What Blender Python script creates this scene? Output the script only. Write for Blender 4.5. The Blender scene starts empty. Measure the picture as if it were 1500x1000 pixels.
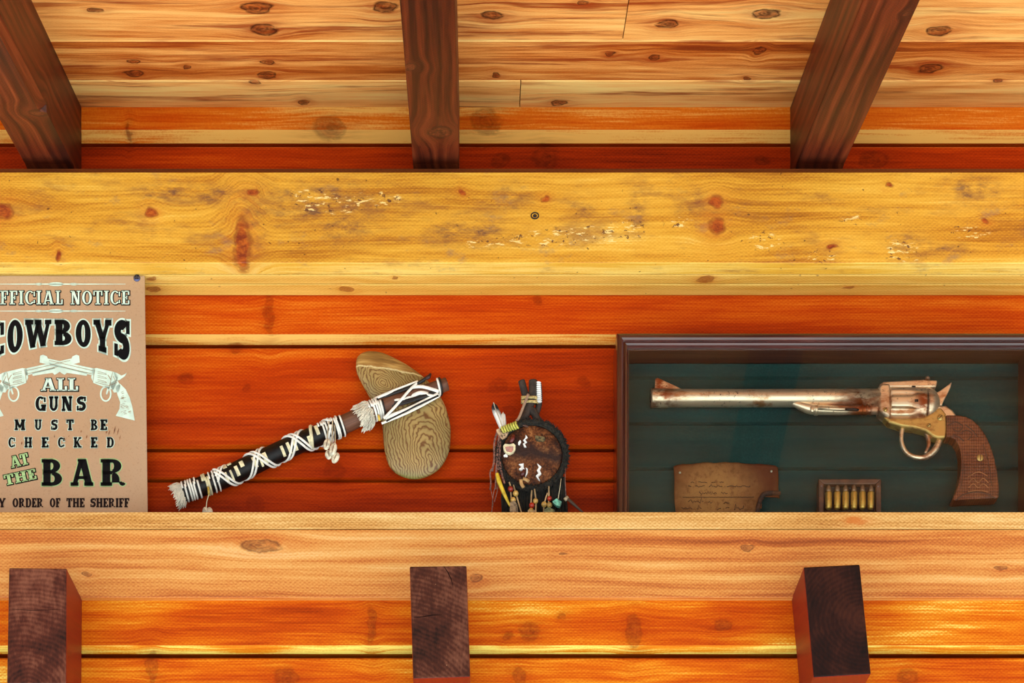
import bpy, bmesh, math, random
from mathutils import Vector, Matrix

SC = bpy.context.scene
random.seed(7)

# ------------------------------------------------------------------ camera, light, exposure
F = 3000.0                      # focal length in pixels of the 1500 px wide frame
CZ = 1.5                        # eye height of the photographer
cam = bpy.data.cameras.new('camera')
cam.sensor_width = 36.0
cam.lens = 36.0 * F / 1500.0
cam.shift_x = 50.0 / 1500.0     # architectural (rising front) lens: walls stay upright
cam.shift_y = 1550.0 / 1500.0
cam.clip_start = 0.05
co = bpy.data.objects.new('camera', cam)
co.location = (0, -3.0, CZ)
co.rotation_euler = (math.radians(90), 0, 0)
SC.collection.objects.link(co)
SC.camera = co

world = bpy.data.worlds.new('sky')
world.use_nodes = True
SC.world = world
bg = world.node_tree.nodes['Background']
bg.inputs[0].default_value = (0.92, 1.0, 1.06, 1)
bg.inputs[1].default_value = 0.7

sun_d = bpy.data.lights.new('sun', 'SUN')
sun_d.energy = 18.0
sun_d.angle = math.radians(0.6)
sun_d.color = (0.88, 0.98, 1.0)
sun = bpy.data.objects.new('sun', sun_d)
sun.rotation_euler = (math.radians(19), math.radians(-6), 0)
sun.location = (0, -3, 8)
SC.collection.objects.link(sun)

SC.view_settings.view_transform = 'Standard'
SC.view_settings.look = 'None'
SC.view_settings.gamma = 1
SC.view_settings.use_curve_mapping = False
SC.view_settings.exposure = -0.05
SC.cycles.use_denoising = True
SC.cycles.max_bounces = 10
SC.cycles.diffuse_bounces = 2
SC.cycles.transparent_max_bounces = 12

# ------------------------------------------------------------------ helpers
def P(px, py, Y=0.0):
    k = (3.0 + Y) / F
    return Vector(((px - 700.0) * k, Y, CZ + (2050.0 - py) * k))
def PX(px, Y=0.0): return (px - 700.0) * (3.0 + Y) / F
def PZ(py, Y=0.0): return CZ + (2050.0 - py) * (3.0 + Y) / F

def lin(c):
    out = []
    for v in c[:3]:
        v /= 255.0
        out.append(v / 12.92 if v <= 0.04045 else ((v + 0.055) / 1.055) ** 2.4)
    return tuple(out) + (1.0,)

class MB:
    """collects faces and links them as ONE mesh object"""
    def __init__(s): s.v = []; s.f = []; s.m = []; s.sm = []; s.pl = []; s.tn = []
    def add(s, vs, fs, mat=0, smooth=False, pl=0.0, tn=0.0):
        b = len(s.v)
        s.v += [Vector(v) for v in vs]
        for f in fs:
            s.f.append([b + i for i in f]); s.m.append(mat); s.sm.append(smooth); s.pl.append(pl); s.tn.append(tn)
    def box(s, x0, x1, y0, y1, z0, z1, **k):
        vs = [(x0,y0,z0),(x1,y0,z0),(x1,y1,z0),(x0,y1,z0),(x0,y0,z1),(x1,y0,z1),(x1,y1,z1),(x0,y1,z1)]
        s.add(vs, [(0,3,2,1),(4,5,6,7),(0,1,5,4),(1,2,6,5),(2,3,7,6),(3,0,4,7)], **k)
    def hexa(s, front, back, **k):
        """front and back: 4 corners each, same order"""
        s.add(list(front) + list(back), [(0,1,2,3),(7,6,5,4),(0,4,5,1),(1,5,6,2),(2,6,7,3),(3,7,4,0)], **k)
    def prism_x(s, prof, x0, x1, tones=None, **k):
        n = len(prof)
        vs = [(x0, y, z) for y, z in prof] + [(x1, y, z) for y, z in prof]
        b = len(s.v)
        s.v += [Vector(v) for v in vs]
        for i in range(n):
            j = (i + 1) % n
            s.f.append([b+i, b+j, b+n+j, b+n+i]); s.m.append(k.get('mat', 0)); s.sm.append(False)
            s.pl.append(k.get('pl', 0.0)); s.tn.append(tones[i] if tones else k.get('tn', 0.0))
        for f in (list(range(n-1, -1, -1)), list(range(n, 2*n))):
            s.f.append([b+i for i in f]); s.m.append(k.get('mat', 0)); s.sm.append(False)
            s.pl.append(k.get('pl', 0.0)); s.tn.append(k.get('tn', 0.0))
    def extrude_y(s, poly, y0, y1, **k):
        """poly: list of world (x, z); plate between depths y0 (front) and y1"""
        n = len(poly)
        vs = [(x, y0, z) for x, z in poly] + [(x, y1, z) for x, z in poly]
        fs = [list(range(n)), list(range(2*n-1, n-1, -1))]
        fs += [(i, n+i, n+(i+1) % n, (i+1) % n) for i in range(n)]
        s.add(vs, fs, **k)
    def tube(s, pts, r, seg=8, cap=True, flat=1.0, **k):
        pts = [Vector(p) for p in pts]
        n = len(pts)
        rr = r if isinstance(r, (list, tuple)) else [r] * n
        vs = []; prev = None
        for i, p in enumerate(pts):
            d = (pts[min(i+1, n-1)] - pts[max(i-1, 0)])
            d = d.normalized() if d.length > 1e-9 else Vector((1, 0, 0))
            if prev is None:
                up = Vector((0, -1, 0)) if abs(d.y) < 0.9 else Vector((0, 0, 1))
                a = (up - d * up.dot(d)).normalized()
            else:
                a = prev - d * prev.dot(d)
                a = a.normalized() if a.length > 1e-6 else Vector((0, 0, 1))
            prev = a
            b = d.cross(a)
            for j in range(seg):
                t = 2 * math.pi * j / seg
                vs.append(p + (a * math.cos(t) * flat + b * math.sin(t)) * rr[i])
        fs = []
        for i in range(n - 1):
            for j in range(seg):
                j2 = (j + 1) % seg
                fs.append((i*seg+j, i*seg+j2, (i+1)*seg+j2, (i+1)*seg+j))
        if cap:
            fs.append(list(range(seg-1, -1, -1))); fs.append(list(range((n-1)*seg, n*seg)))
        k.setdefault('smooth', True)
        s.add(vs, fs, **k)
    def ball(s, c, r, seg=12, rings=8, rot=None, **k):
        c = Vector(c); r = Vector(r) if not isinstance(r, (int, float)) else Vector((r, r, r))
        vs = []; fs = []
        for i in range(rings + 1):
            th = math.pi * i / rings
            for j in range(seg):
                ph = 2 * math.pi * j / seg
                v = Vector((r.x*math.sin(th)*math.cos(ph), r.y*math.sin(th)*math.sin(ph), r.z*math.cos(th)))
                if rot is not None: v = rot @ v
                vs.append(c + v)
        for i in range(rings):
            for j in range(seg):
                j2 = (j+1) % seg
                fs.append((i*seg+j, (i+1)*seg+j, (i+1)*seg+j2, i*seg+j2))
        k.setdefault('smooth', True)
        s.add(vs, fs, **k)
    def build(s, name, mats, parent=None, bevel=0.0, segs=2, ang=35):
        me = bpy.data.meshes.new(name)
        me.from_pydata([tuple(v) for v in s.v], [], s.f)
        if not isinstance(mats, (list, tuple)): mats = [mats]
        for m in mats: me.materials.append(m)
        me.polygons.foreach_set('material_index', s.m)
        me.polygons.foreach_set('use_smooth', s.sm)
        a = me.attributes.new('plank', 'FLOAT', 'FACE'); a.data.foreach_set('value', s.pl)
        a = me.attributes.new('tone', 'FLOAT', 'FACE'); a.data.foreach_set('value', s.tn)
        bm = bmesh.new(); bm.from_mesh(me)
        bmesh.ops.remove_doubles(bm, verts=bm.verts, dist=1e-7)
        bmesh.ops.recalc_face_normals(bm, faces=bm.faces)
        bm.to_mesh(me); bm.free()
        me.update()
        o = bpy.data.objects.new(name, me)
        SC.collection.objects.link(o)
        if parent is not None:
            o.parent = parent
            o.matrix_parent_inverse = Matrix.Translation(-Vector(parent.location))
        if bevel > 0:
            b = o.modifiers.new('bevel', 'BEVEL'); b.width = bevel; b.segments = segs
            b.limit_method = 'ANGLE'; b.angle_limit = math.radians(ang); b.harden_normals = False
        return o

def empty(name, loc, label, cat, group=None):
    o = bpy.data.objects.new(name, None)
    o.empty_display_size = 0.05
    o.location = loc
    SC.collection.objects.link(o)
    return tag(o, label, cat, group)
def tag(o, label, cat, group=None):
    o['label'] = label; o['category'] = cat
    if group: o['group'] = group
    return o
def structure(o): o['kind'] = 'structure'; return o
def copy_tree(o, parent=None):
    c = o.copy(); SC.collection.objects.link(c)
    if parent is not None:
        c.parent = parent; c.matrix_parent_inverse = o.matrix_parent_inverse.copy()
    for ch in list(o.children): copy_tree(ch, c)
    return c

# ------------------------------------------------------------------ materials
class NT:
    def __init__(s, name):
        s.mat = bpy.data.materials.new(name); s.mat.use_nodes = True
        s.t = s.mat.node_tree; s.n = s.t.nodes; s.l = s.t.links
        s.bsdf = s.n['Principled BSDF']
    def node(s, ty, **k):
        n = s.n.new(ty)
        for a, b in k.items(): setattr(n, a, b)
        return n
    def inp(s, sock, v):
        if isinstance(v, bpy.types.NodeSocket): s.l.new(v, sock)
        else: sock.default_value = v
    def math(s, op, a, b=0.0, c=0.0, clamp=False):
        n = s.node('ShaderNodeMath', operation=op, use_clamp=clamp)
        s.inp(n.inputs[0], a); s.inp(n.inputs[1], b); s.inp(n.inputs[2], c)
        return n.outputs[0]
    def dot(s, v, c):
        n = s.node('ShaderNodeVectorMath', operation='DOT_PRODUCT')
        s.inp(n.inputs[0], v); n.inputs[1].default_value = c
        return n.outputs['Value']
    def comb(s, x, y, z=0.0):
        n = s.node('ShaderNodeCombineXYZ')
        s.inp(n.inputs[0], x); s.inp(n.inputs[1], y); s.inp(n.inputs[2], z)
        return n.outputs[0]
    def noise(s, vec, scale=1.0, detail=2.0, rough=0.5, dist=0.0):
        n = s.node('ShaderNodeTexNoise')
        s.inp(n.inputs['Vector'], vec)
        n.inputs['Scale'].default_value = scale; n.inputs['Detail'].default_value = detail
        n.inputs['Roughness'].default_value = rough; n.inputs['Distortion'].default_value = dist
        return n.outputs[0]
    def ramp(s, fac, stops, interp='LINEAR'):
        n = s.node('ShaderNodeValToRGB')
        cr = n.color_ramp; cr.interpolation = interp
        while len(cr.elements) < len(stops): cr.elements.new(0.5)
        for e, (p, c) in zip(cr.elements, stops): e.position = p; e.color = lin(c)
        s.inp(n.inputs[0], fac)
        return n.outputs[0]
    def mix(s, fac, a, b, mode='MIX'):
        n = s.node('ShaderNodeMix', data_type='RGBA', blend_type=mode)
        s.inp(n.inputs[0], fac); s.inp(n.inputs[6], a); s.inp(n.inputs[7], b)
        return n.outputs[2]
    def step(s, v, lo, hi):
        n = s.node('ShaderNodeMapRange', interpolation_type='SMOOTHSTEP')
        s.inp(n.inputs[0], v); n.inputs[1].default_value = lo; n.inputs[2].default_value = hi
        return n.outputs[0]
    def pos(s): return s.node('ShaderNodeTexCoord').outputs['Object']
    def attr(s, name):
        return s.node('ShaderNodeAttribute', attribute_name=name).outputs['Fac']
    def bump(s, h, strength=0.3, dist=0.001):
        n = s.node('ShaderNodeBump'); n.inputs['Strength'].default_value = strength; n.inputs['Distance'].default_value = dist
        s.inp(n.inputs['Height'], h); s.l.new(n.outputs[0], s.bsdf.inputs['Normal'])
    def out(s, col, rough=0.5, metal=0.0, coat=0.0, spec=0.5, coat_rough=0.25):
        b = s.bsdf
        s.inp(b.inputs['Base Color'], col); s.inp(b.inputs['Roughness'], rough); s.inp(b.inputs['Metallic'], metal)
        b.inputs['Specular IOR Level'].default_value = spec
        b.inputs['Coat Weight'].default_value = coat; b.inputs['Coat Roughness'].default_value = coat_rough
        return s.mat

def make_knot_group():
    g = bpy.data.node_groups.new('knot', 'ShaderNodeTree')
    for n in ('u', 'v', 'veff', 'mask', 'ring', 'halo', 'ku', 'kv', 'iru', 'irv', 'amt'):
        g.interface.new_socket(n, in_out='INPUT', socket_type='NodeSocketFloat')
    for n in ('veff', 'mask', 'ring', 'halo'):
        g.interface.new_socket(n, in_out='OUTPUT', socket_type='NodeSocketFloat')
    gi = g.nodes.new('NodeGroupInput'); go = g.nodes.new('NodeGroupOutput')
    def m(op, a, b=0.0, c=0.0, clamp=False):
        n = g.nodes.new('ShaderNodeMath'); n.operation = op; n.use_clamp = clamp
        for i, x in enumerate((a, b, c)):
            if isinstance(x, bpy.types.NodeSocket): g.links.new(x, n.inputs[i])
            else: n.inputs[i].default_value = x
        return n.outputs[0]
    I = {s.name: s for s in gi.outputs}
    du = m('MULTIPLY', m('SUBTRACT', I['u'], I['ku']), I['iru'])
    dvv = m('SUBTRACT', I['v'], I['kv'])
    dv = m('MULTIPLY', dvv, I['irv'])
    d2 = m('ADD', m('MULTIPLY', du, du), m('MULTIPLY', dv, dv))
    d = m('SQRT', d2)
    e = m('EXPONENT', m('MULTIPLY', d2, -0.16))
    veff = m('SUBTRACT', I['veff'], m('MULTIPLY', m('MULTIPLY', dvv, e), I['amt']))
    core = m('SUBTRACT', 1.0, m('MULTIPLY', m('SUBTRACT', d, 0.72), 3.2), clamp=True)
    rim = m('SUBTRACT', 1.0, m('MULTIPLY', m('ABSOLUTE', m('SUBTRACT', d, 1.0)), 3.5), clamp=True)
    rg = m('MULTIPLY', core, m('MULTIPLY_ADD', m('SINE', m('MULTIPLY', d, 17.0)), 0.5, 0.5))
    halo = m('EXPONENT', m('MULTIPLY', d2, -0.22))
    for k, x in (('veff', veff), ('mask', m('MAXIMUM', I['mask'], core)), ('ring', m('MAXIMUM', I['ring'], m('MAXIMUM', m('MULTIPLY', rg, 0.6), rim))),
                 ('halo', m('MAXIMUM', I['halo'], halo))):
        g.links.new(x, go.inputs[k])
    return g
KNOT = make_knot_group()

def wood(name, U, V, stops, knots=(), a=(0.5, 0.5, 0.5, 0.12), grain=60.0, knot_col=(150, 52, 8), rim_col=(70, 18, 2),
         stain=(185, 75, 15), stain_amt=0.5, rough=0.45, coat=0.0, wear=None, saw=0.05, fine=320.0, blotch=(1.6, 11.0), spec=0.4, dark_streak=0.0,
         streak_col=(95, 26, 4), bump=0.25, long=2.0, coat_rough=0.3, mask_amt=0.6, ring_amt=0.8, warp=0.035, wave=9.0, kd=0.9, adj=(1, 1, 1)):
    t = NT(name)
    p = t.pos(); pl = t.attr('plank'); tn = t.attr('tone')
    u0 = t.dot(p, U); v0 = t.dot(p, V)
    u = t.math('MULTIPLY_ADD', pl, 3.71, u0)
    wn = t.noise(t.comb(t.math('MULTIPLY', u, 2.2), t.math('MULTIPLY', v0, 7.0), pl), 1.0, 2.0)
    veff = t.math('MULTIPLY_ADD', t.math('SUBTRACT', wn, 0.5), warp, v0)
    mask = ring = halo = 0.0
    # wobble so that no knot is a perfect ellipse
    if knots:
        wob = t.node('ShaderNodeTexNoise'); t.inp(wob.inputs['Vector'], p); wob.inputs['Scale'].default_value = 45.0; wob.inputs['Detail'].default_value = 2.0
        sp = t.node('ShaderNodeSeparateColor'); t.l.new(wob.outputs['Color'], sp.inputs[0])
        uk = t.math('MULTIPLY_ADD', t.math('SUBTRACT', sp.outputs[0], 0.5), 0.022, u0)
        vk = t.math('MULTIPLY_ADD', t.math('SUBTRACT', sp.outputs[1], 0.5), 0.013, v0)
    for (ku, kv, ru, rv) in knots:
        n = t.node('ShaderNodeGroup'); n.node_tree = KNOT
        for k, x in (('u', uk), ('v', vk), ('veff', veff), ('mask', mask), ('ring', ring), ('halo', halo), ('ku', ku), ('kv', kv), ('iru', 1.0/ru), ('irv', 1.0/rv), ('amt', kd)):
            t.inp(n.inputs[k], x)
        veff, mask, ring, halo = n.outputs['veff'], n.outputs['mask'], n.outputs['ring'], n.outputs['halo']
    g1 = t.noise(t.comb(t.math('MULTIPLY', u, long), t.math('MULTIPLY', veff, grain), pl), 1.0, 4.0, 0.6)
    g2 = t.noise(t.comb(t.math('MULTIPLY', u, long * 5), t.math('MULTIPLY', veff, fine), pl), 1.0, 3.0, 0.6)
    g3 = t.noise(t.comb(t.math('MULTIPLY', u, blotch[0]), t.math('MULTIPLY', v0, blotch[1]), t.math('MULTIPLY', pl, 2.3)), 1.0, 3.0, 0.55)
    s = t.math('SINE', t.math('MULTIPLY_ADD', veff, grain * 7.0, t.math('MULTIPLY', g3, wave)))
    val = t.math('MULTIPLY_ADD', t.math('SUBTRACT', g1, 0.5), a[0] * 2, 0.5)
    val = t.math('MULTIPLY_ADD', t.math('SUBTRACT', g2, 0.5), a[1] * 2, val)
    val = t.math('MULTIPLY_ADD', t.math('SUBTRACT', g3, 0.5), a[2] * 2, val)
    val = t.math('MULTIPLY_ADD', s, a[3], val)
    if saw:
        row = t.math('FLOOR', t.math('MULTIPLY', v0, 190.0))
        sw = t.math('SINE', t.math('MULTIPLY_ADD', u0, 900.0, t.math('MULTIPLY', row, 0.4)))
        sw2 = t.math('SINE', t.math('MULTIPLY', v0, 1190.0))
        val = t.math('MULTIPLY_ADD', t.math('MULTIPLY', sw, sw2), t.math('MULTIPLY', t.math('SUBTRACT', 1.0, t.step(tn, 0.15, 0.28)), saw), val)
        gr = t.noise(t.comb(t.math('MULTIPLY', u0, 330.0), t.math('MULTIPLY', v0, 330.0), t.dot(p, (90, 200, 90))), 1.0, 1.0)
        val = t.math('MULTIPLY_ADD', t.math('SUBTRACT', gr, 0.5), saw * 3, val)
    val = t.math('ADD', val, tn)
    rn = t.node('ShaderNodeValToRGB'); cr = rn.color_ramp
    while len(cr.elements) < len(stops): cr.elements.new(0.5)
    for e_, (p_, c_) in zip(cr.elements, stops):
        e_.position = p_; l_ = lin(c_); e_.color = tuple(min(0.93, l_[i] * adj[i]) for i in range(3)) + (1.0,)
    t.inp(rn.inputs[0], val); col = rn.outputs[0]
    if dark_streak > 0:
        ds = t.noise(t.comb(t.math('MULTIPLY', u, 2.6), t.math('MULTIPLY', veff, 34.0), t.math('MULTIPLY_ADD', pl, 1.7, 5.0)), 1.0, 5.0, 0.68)
        col = t.mix(t.math('MULTIPLY', t.step(ds, 0.51, 0.68), dark_streak), col, lin(streak_col))
    if wear:
        cl = t.math('MULTIPLY', t.noise(t.comb(t.math('MULTIPLY', u0, 5.0), t.math('MULTIPLY', v0, 9.0), 3.0), 1.0, 2.0), 0.55)
        dk = 0.0
        for (cx_, cy_, rx_, ry_, kind) in wear.get('clusters', ()):
            q = P(cx_, cy_, 0)
            du = t.math('MULTIPLY', t.math('SUBTRACT', u0, q.x), 1000.0 / rx_); dv = t.math('MULTIPLY', t.math('SUBTRACT', v0, q.z), 1000.0 / ry_)
            e = t.math('EXPONENT', t.math('MULTIPLY', t.math('ADD', t.math('MULTIPLY', du, du), t.math('MULTIPLY', dv, dv)), -1.0))
            if kind: dk = t.math('MAXIMUM', dk, e)
            else: cl = t.math('MULTIPLY_ADD', e, 0.5, cl)
        if wear.get('clusters'):
            gn = t.noise(t.comb(t.math('MULTIPLY', u0, 30.0), t.math('MULTIPLY', v0, 60.0), 28.0), 1.0, 6.0, 0.75)
            col = t.mix(t.math('MULTIPLY', t.math('MULTIPLY', dk, t.step(gn, 0.36, 0.62)), 0.75), col, lin((118, 66, 44)))
            col = t.mix(t.math('MULTIPLY', t.math('MULTIPLY', dk, t.step(gn, 0.54, 0.66)), 0.7), col, lin((74, 50, 52)))
        if 'grime' in wear:
            gn = t.noise(t.comb(t.math('MULTIPLY', u0, 9.0), t.math('MULTIPLY', v0, 26.0), 8.0), 1.0, 5.0, 0.7)
            col = t.mix(t.math('MULTIPLY', t.step(gn, 0.50, 0.72), wear['grime']), col, lin((128, 72, 42)))
            gn = t.noise(t.comb(t.math('MULTIPLY', u0, 14.0), t.math('MULTIPLY', v0, 24.0), 18.0), 1.0, 5.0, 0.7)
            col = t.mix(t.math('MULTIPLY', t.step(gn, 0.57, 0.72), wear['grime'] * 0.8), col, lin((120, 96, 88)))
        if 'chips' in wear:
            cn = t.noise(t.comb(t.math('MULTIPLY', u0, 55.0), t.math('MULTIPLY', v0, 190.0), 1.0), 1.0, 4.0, 0.7)
            m = t.math('MULTIPLY', t.step(cn, 0.56, 0.60), t.step(cl, 0.52, 0.62))
            col = t.mix(t.math('MULTIPLY', m, wear['chips']), col, lin((246, 214, 140)))
            cn = t.noise(t.comb(t.math('MULTIPLY', u0, 90.0), t.math('MULTIPLY', v0, 130.0), 6.0), 1.0, 3.0, 0.7)
            m = t.math('MULTIPLY', t.step(cn, 0.60, 0.64), t.step(cl, 0.42, 0.56))
            col = t.mix(t.math('MULTIPLY', m, wear['chips']), col, lin((92, 48, 30)))
        if 'specks' in wear:
            cn = t.noise(t.comb(t.math('MULTIPLY', u0, 120.0), t.math('MULTIPLY', v0, 120.0), 9.0), 1.0, 1.0)
            col = t.mix(t.math('MULTIPLY', t.step(cn, 0.74, 0.78), wear['specks']), col, lin((70, 30, 14)))
    if knots:
        kn = t.noise(t.comb(t.math('MULTIPLY', u0, 70.0), t.math('MULTIPLY', v0, 110.0), 4.0), 1.0, 3.0, 0.65)
        hs = t.noise(t.comb(t.math('MULTIPLY', u0, 14.0), t.math('MULTIPLY', veff, 150.0), 2.0), 1.0, 3.0, 0.6)
        col = t.mix(t.math('MULTIPLY', t.math('MULTIPLY', halo, t.step(hs, 0.3, 0.65)), stain_amt), col, lin(stain))
        kc = t.mix(t.step(kn, 0.3, 0.7), lin(knot_col), lin(rim_col))
        col = t.mix(t.math('MULTIPLY', t.math('MULTIPLY', mask, mask_amt), t.math('MULTIPLY_ADD', kn, 0.8, 0.5), clamp=True), col, kc)
        col = t.mix(t.math('MULTIPLY', t.math('MULTIPLY', ring, ring_amt), t.step(kn, 0.25, 0.52)), col, lin(rim_col))
    if bump: t.bump(val, bump, 0.0012)
    return t.out(col, rough, 0.0, coat, spec, coat_rough)

def plain(name, c, rough=0.5, metal=0.0, var=0.12, scale=60.0, c2=None, coat=0.0, spec=0.5, bump=0.0, detail=3.0, lo=0.35, hi=0.65):
    t = NT(name)
    n = t.noise(t.pos(), scale, detail, 0.6)
    if c2 is None: c2 = tuple(max(0, x * (1 - var * 2.2)) for x in c)
    col = t.mix(t.step(n, lo, hi), lin(c), lin(c2))
    if bump: t.bump(n, bump, 0.001)
    return t.out(col, rough, metal, coat, spec)

def kx(px, py, Y=0.0, r=(10, 6)):
    """knot on an upright face: pixel centre and radii -> wood coordinates"""
    q = P(px, py, Y); k = (3 + Y) / F
    return (q.x, q.z, r[0]*k, r[1]*k)

# upright faces: u = x, v = z (+ some y so that undersides carry grain too)
WU, WV = (1, 0, 0), (0, -0.85, 1)
WALL_STOPS = [(0.0, (96, 20, 0)), (0.3, (158, 44, 0)), (0.5, (190, 62, 2)), (0.66, (210, 88, 8)), (0.82, (226, 122, 30)), (1.0, (248, 192, 112))]
def wk(px, py, r, Y=0.09):
    q = P(px, py, Y); k = (3 + Y) / F
    return (q.x, q.z - 0.85 * Y, r[0]*k, r[1]*k)
M_WALL_UP = wood('stained_siding_upper', WU, WV, WALL_STOPS,
    [wk(482,190,(22,17)), wk(712,180,(20,18)), wk(800,232,(18,15)), wk(735,236,(12,10)), wk(1282,236,(20,11)), wk(1118,236,(10,7)), wk(188,197,(3,14))],
    a=(0.3, 0.26, 0.5, 0.02), grain=38, coat=0.0, spec=0.12, adj=(1.0,.86,.6), rough=0.5, stain=(120, 30, 0), stain_amt=0.45, rim_col=(60, 12, 0), knot_col=(150, 44, 0), mask_amt=0.45, ring_amt=0.35, warp=0.008, kd=0.25)
M_WALL_NI = wood('stained_siding_niche', WU, WV, WALL_STOPS,
    [wk(395,460,(7,26)), wk(788,440,(6,8)), wk(272,555,(9,7)), wk(730,565,(13,10)), wk(745,600,(9,7)), wk(855,560,(9,7)), wk(362,568,(7,5)), wk(490,690,(12,16)), wk(375,738,(14,10)), wk(345,512,(9,6))],
    a=(0.3, 0.26, 0.5, 0.02), grain=36, coat=0.0, spec=0.12, adj=(.88,.8,.6), rough=0.5, stain=(150, 36, 0), stain_amt=0.45, rim_col=(105, 24, 0), knot_col=(150, 40, 0), mask_amt=0.45, ring_amt=0.35, warp=0.008, kd=0.25)
M_WALL_LO = wood('stained_siding_lower', WU, WV, WALL_STOPS,
    [wk(545,915,(6,24),.012), wk(745,932,(6,7),.012), wk(775,925,(14,12),.012), wk(930,925,(10,22),.012), wk(1056,915,(11,9),.012), wk(825,902,(5,4),.012), wk(222,980,(8,20),.012), wk(760,990,(8,12),.012), wk(1330,990,(14,12),.012), wk(420,992,(16,14),.012)],
    a=(0.34, 0.32, 0.5, 0.02), grain=36, coat=0.0, spec=0.12, adj=(.97,1.27,.8), rough=0.5, stain=(150, 44, 0), stain_amt=0.5, rim_col=(85, 24, 4), knot_col=(176, 84, 20), blotch=(3.0, 14.0), mask_amt=0.45, ring_amt=0.35, warp=0.008, kd=0.25)
M_BEAM = wood('weathered_yellow_beam', WU, WV,
    [(0.0, (122, 60, 8)), (0.3, (176, 104, 16)), (0.5, (206, 138, 34)), (0.7, (220, 156, 50)), (1.0, (238, 190, 96))],
    [wk(355,362,(12,40),0), wk(221,311,(8,7),0), wk(2,308,(18,10),0), wk(369,282,(8,5),0), wk(1050,295,(9,8),0), wk(1050,330,(12,12),0), wk(678,281,(5,4),0), wk(798,291,(5,4),0), wk(1443,324,(5,4),0), wk(1304,272,(5,4),0), wk(86,374,(4,8),0), wk(1216,361,(7,4),0)],
    adj=(1.06,1.2,1.3), mask_amt=1.0, ring_amt=0.6, a=(0.34, 0.34, 0.5, 0.04), grain=50, coat=0.15, rough=0.55, stain=(196, 96, 20), stain_amt=0.55, rim_col=(120, 40, 8), knot_col=(186, 78, 10),
    wear={'grime': 0.6, 'chips': 0.9, 'specks': 0.7, 'clusters': [(455,292,26,16,0),(498,300,30,16,0),(560,290,40,14,0),(700,358,45,9,0),(790,348,60,12,0),(860,345,40,14,0),(915,340,40,22,0),(1000,325,30,14,0),(1120,352,30,16,0),(1200,376,35,10,0),
        (1245,320,16,9,0),(1320,362,34,14,0),(1420,340,44,18,0),(1330,378,30,8,0),(470,300,90,34,1),(372,330,20,34,1),(330,285,90,14,1),(510,330,40,26,1),(850,310,16,30,1),(935,305,12,34,1),(690,340,60,22,1),(750,290,26,18,1),(250,280,60,14,1),(1020,300,26,20,1),(1385,366,34,9,1),(1330,355,26,16,1),(1430,280,40,20,1)]}, saw=0.06, blotch=(3.0, 14.0))
M_MOULD = wood('pine_moulding', WU, WV,
    [(0.0, (150, 84, 14)), (0.35, (198, 128, 40)), (0.6, (222, 158, 66)), (1.0, (240, 190, 104))],
    [wk(508,424,(9,7),.07), wk(225,424,(9,7),.07), wk(222,407,(4,4),.045), wk(579,406,(4,3),.045), wk(1035,409,(10,6),.045), wk(1245,420,(8,3),.07)],
    adj=(1.12,1.45,1.9), a=(0.24, 0.22, 0.3, 0.04), grain=50, coat=0.2, stain=(190, 100, 30), rim_col=(120, 50, 12), knot_col=(150, 70, 24), wear={'specks': 0.5})
M_SHELF = wood('shelf_beam_pine', WU, WV,
    [(0.0, (150, 66, 14)), (0.3, (196, 104, 36)), (0.5, (218, 138, 58)), (0.7, (230, 162, 80)), (1.0, (242, 190, 116))],
    [wk(1097,803,(9,4),0), wk(126,840,(6,3),0), wk(697,848,(9,5),0), wk(826,811,(7,2),0), wk(380,800,(26,8),0), wk(1465,832,(8,3),0)],
    adj=(.9,.95,1.1), a=(0.55, 0.36, 0.55, 0.10), grain=42, coat=0.1, rough=0.5, stain=(196, 96, 36), stain_amt=0.4, rim_col=(96, 40, 10), knot_col=(186, 110, 50), saw=0.10, long=1.3)
M_SHELFTOP = wood('shelf_board_pine', WU, WV,
    [(0.0, (150, 84, 24)), (0.3, (196, 132, 56)), (0.55, (218, 160, 82)), (1.0, (246, 204, 128))],
    [wk(1252,762,(12,5),0)], adj=(.93,1.0,1.2), a=(0.26, 0.44, 0.6, 0.02), grain=40, fine=500, rough=0.5, stain=(200, 110, 40), rim_col=(190, 100, 30), knot_col=(200, 110, 40), saw=0.16, blotch=(4.0, 20.0))
M_PLATE = wood('dark_wall_plate', WU, WV, [(0.0, (60, 22, 4)), (0.5, (112, 50, 10)), (1.0, (150, 80, 24))], a=(0.3, 0.3, 0.3, 0.0))

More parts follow.
